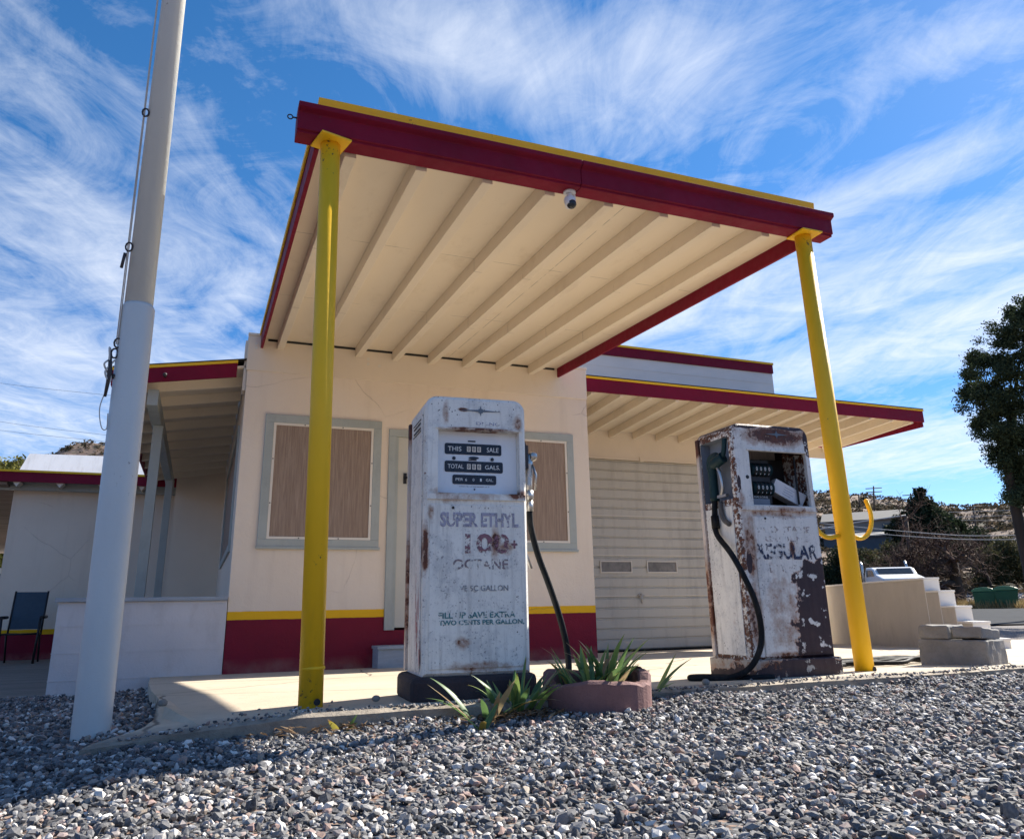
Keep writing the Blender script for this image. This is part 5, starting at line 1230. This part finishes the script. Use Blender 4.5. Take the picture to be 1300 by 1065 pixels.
def wr_(v, a, b, lo=0., hi=1.):
    n = nt.nodes.new('ShaderNodeMapRange'); n.clamp = True; nt.links.new(v, n.inputs[0]); n.inputs[1].default_value = a; n.inputs[2].default_value = b; n.inputs[3].default_value = lo; n.inputs[4].default_value = hi; return n.outputs[0]
def wblob(cx_, cy_, rx, ry, rot, soft=.75):
    m1 = nt.nodes.new('ShaderNodeVectorMath'); m1.operation = 'SUBTRACT'; nt.links.new(cb_.outputs[0], m1.inputs[0]); m1.inputs[1].default_value = (cx_, cy_, 0)
    m2 = nt.nodes.new('ShaderNodeMapping'); nt.links.new(m1.outputs[0], m2.inputs[0]); m2.inputs['Rotation'].default_value = (0, 0, -rot)
    m3 = nt.nodes.new('ShaderNodeMapping'); nt.links.new(m2.outputs[0], m3.inputs[0]); m3.inputs['Scale'].default_value = (1/rx, 1/ry, 1)
    l = nt.nodes.new('ShaderNodeVectorMath'); l.operation = 'LENGTH'; nt.links.new(m3.outputs[0], l.inputs[0]); return wr_(l.outputs['Value'], 1-soft, 1+soft*.4, 1, 0)
# fine combed cirrus fibres + larger bodies
fib = wn(wmap((1.9, .62, 1), R_(22)), 1.9, 11, .66, 1.1)      # streaks trending away from the camera to the left
fib2 = wn(wmap((1.3, 1.0, 1), R_(-25), (3, 7, 0)), 2.4, 12, .68, 2.2)
body = wn(wmap((1, .8, 1), 0, (1.3, .4, 0)), .9, 4, .5, .4)
reg = None
for args, k_ in (((.42, 1.14, .40, .17, R_(8)), 1.0), ((.74, 1.08, .20, .30, R_(-10)), .8), ((-.35, 2.3, .50, .85, R_(10)), .72), ((-.5, 3.5, .8, .9, 0), .85), ((.0, 2.55, .12, .7, R_(12)), .75),
                 ((1.95, 1.75, .38, 1.1, R_(20)), 1.1), ((1.5, 2.2, .32, .9, R_(23)), .95), ((2.7, 1.9, .6, 1.4, R_(18)), 1.15), ((4.4, 4.2, 1.5, 3.2, R_(40)), 1.15), ((1.25, .78, .10, .12, 0), .8), ((1.50, 1.30, .15, .6, R_(20)), .7), ((-.9, 4.6, .9, 1.5, 0), .8)):
    b_ = wm('MULTIPLY', wblob(*args), k_); reg = b_ if reg is None else wm('MAXIMUM', reg, b_)
tex = wm('ADD', wm('MULTIPLY', fib, .55), wm('MULTIPLY', fib2, .45))
cl = wm('ADD', wm('MULTIPLY', reg, .62), wm('ADD', wm('MULTIPLY', wm('SUBTRACT', tex, .5), 2.1), wm('MULTIPLY', wm('SUBTRACT', body, .5), .55)))
cov = wr_(cl, -.05, 1.05, 0, .90)
lowc = wm('MULTIPLY', wr_(sp_.outputs[2], .0, .25, .22, 0), 1.0)
cov = wm('MAXIMUM', cov, lowc)
mixc = nt.nodes.new('ShaderNodeMix'); mixc.data_type = 'RGBA'; nt.links.new(cov, mixc.inputs[0])
# deeper blue, as a clear high-desert sky
hs_ = nt.nodes.new('ShaderNodeHueSaturation'); hs_.inputs['Saturation'].default_value = 1.30; hs_.inputs['Value'].default_value = 1.0; nt.links.new(sky.outputs[0], hs_.inputs['Color'])
dk = nt.nodes.new('ShaderNodeMix'); dk.data_type = 'RGBA'; dk.blend_type = 'MULTIPLY'; nt.links.new(wr_(sp_.outputs[2], .0, .55, 1, 0), dk.inputs[0])
nt.links.new(hs_.outputs[0], dk.inputs[6]); dk.inputs[7].default_value = (.50, .66, .86, 1)
nt.links.new(dk.outputs[2], mixc.inputs[6]); mixc.inputs[7].default_value = (5.6, 5.9, 6.4, 1)
nt.links.new(mixc.outputs[2], bg.inputs[0]); nt.links.new(bg.outputs[0], o_.inputs[0])
L = bpy.data.lights.new('sun', 'SUN'); L.energy = 5.0; L.angle = R_(.53); L.color = (1, .93, .82)
lo = bpy.data.objects.new('sun', L); COL.objects.link(lo)
sd = Vector((math.sin(SUN_AZ)*math.cos(SUN_EL), math.cos(SUN_AZ)*math.cos(SUN_EL), math.sin(SUN_EL)))
lo.rotation_euler = sd.to_track_quat('Z', 'Y').to_euler()

# ---------------------------------------------------------------- camera
cam = bpy.data.cameras.new('camera'); co = bpy.data.objects.new('camera', cam); COL.objects.link(co)
cam.sensor_width = 36; cam.sensor_fit = 'HORIZONTAL'; cam.lens = F_PX/1300*36; cam.shift_y = -45/1300; cam.clip_end = 3000; cam.clip_start = .02
Mx = Matrix((( _R2.x, _U2.x, -_F.x), (_R2.y, _U2.y, -_F.y), (_R2.z, _U2.z, -_F.z))).to_4x4(); Mx.translation = CAMP; co.matrix_world = Mx
sc.camera = co
sc.view_settings.view_transform = 'Standard'; sc.view_settings.look = 'None'; sc.view_settings.exposure = 1.10; sc.view_settings.gamma = 1
sc.cycles.max_bounces = 8
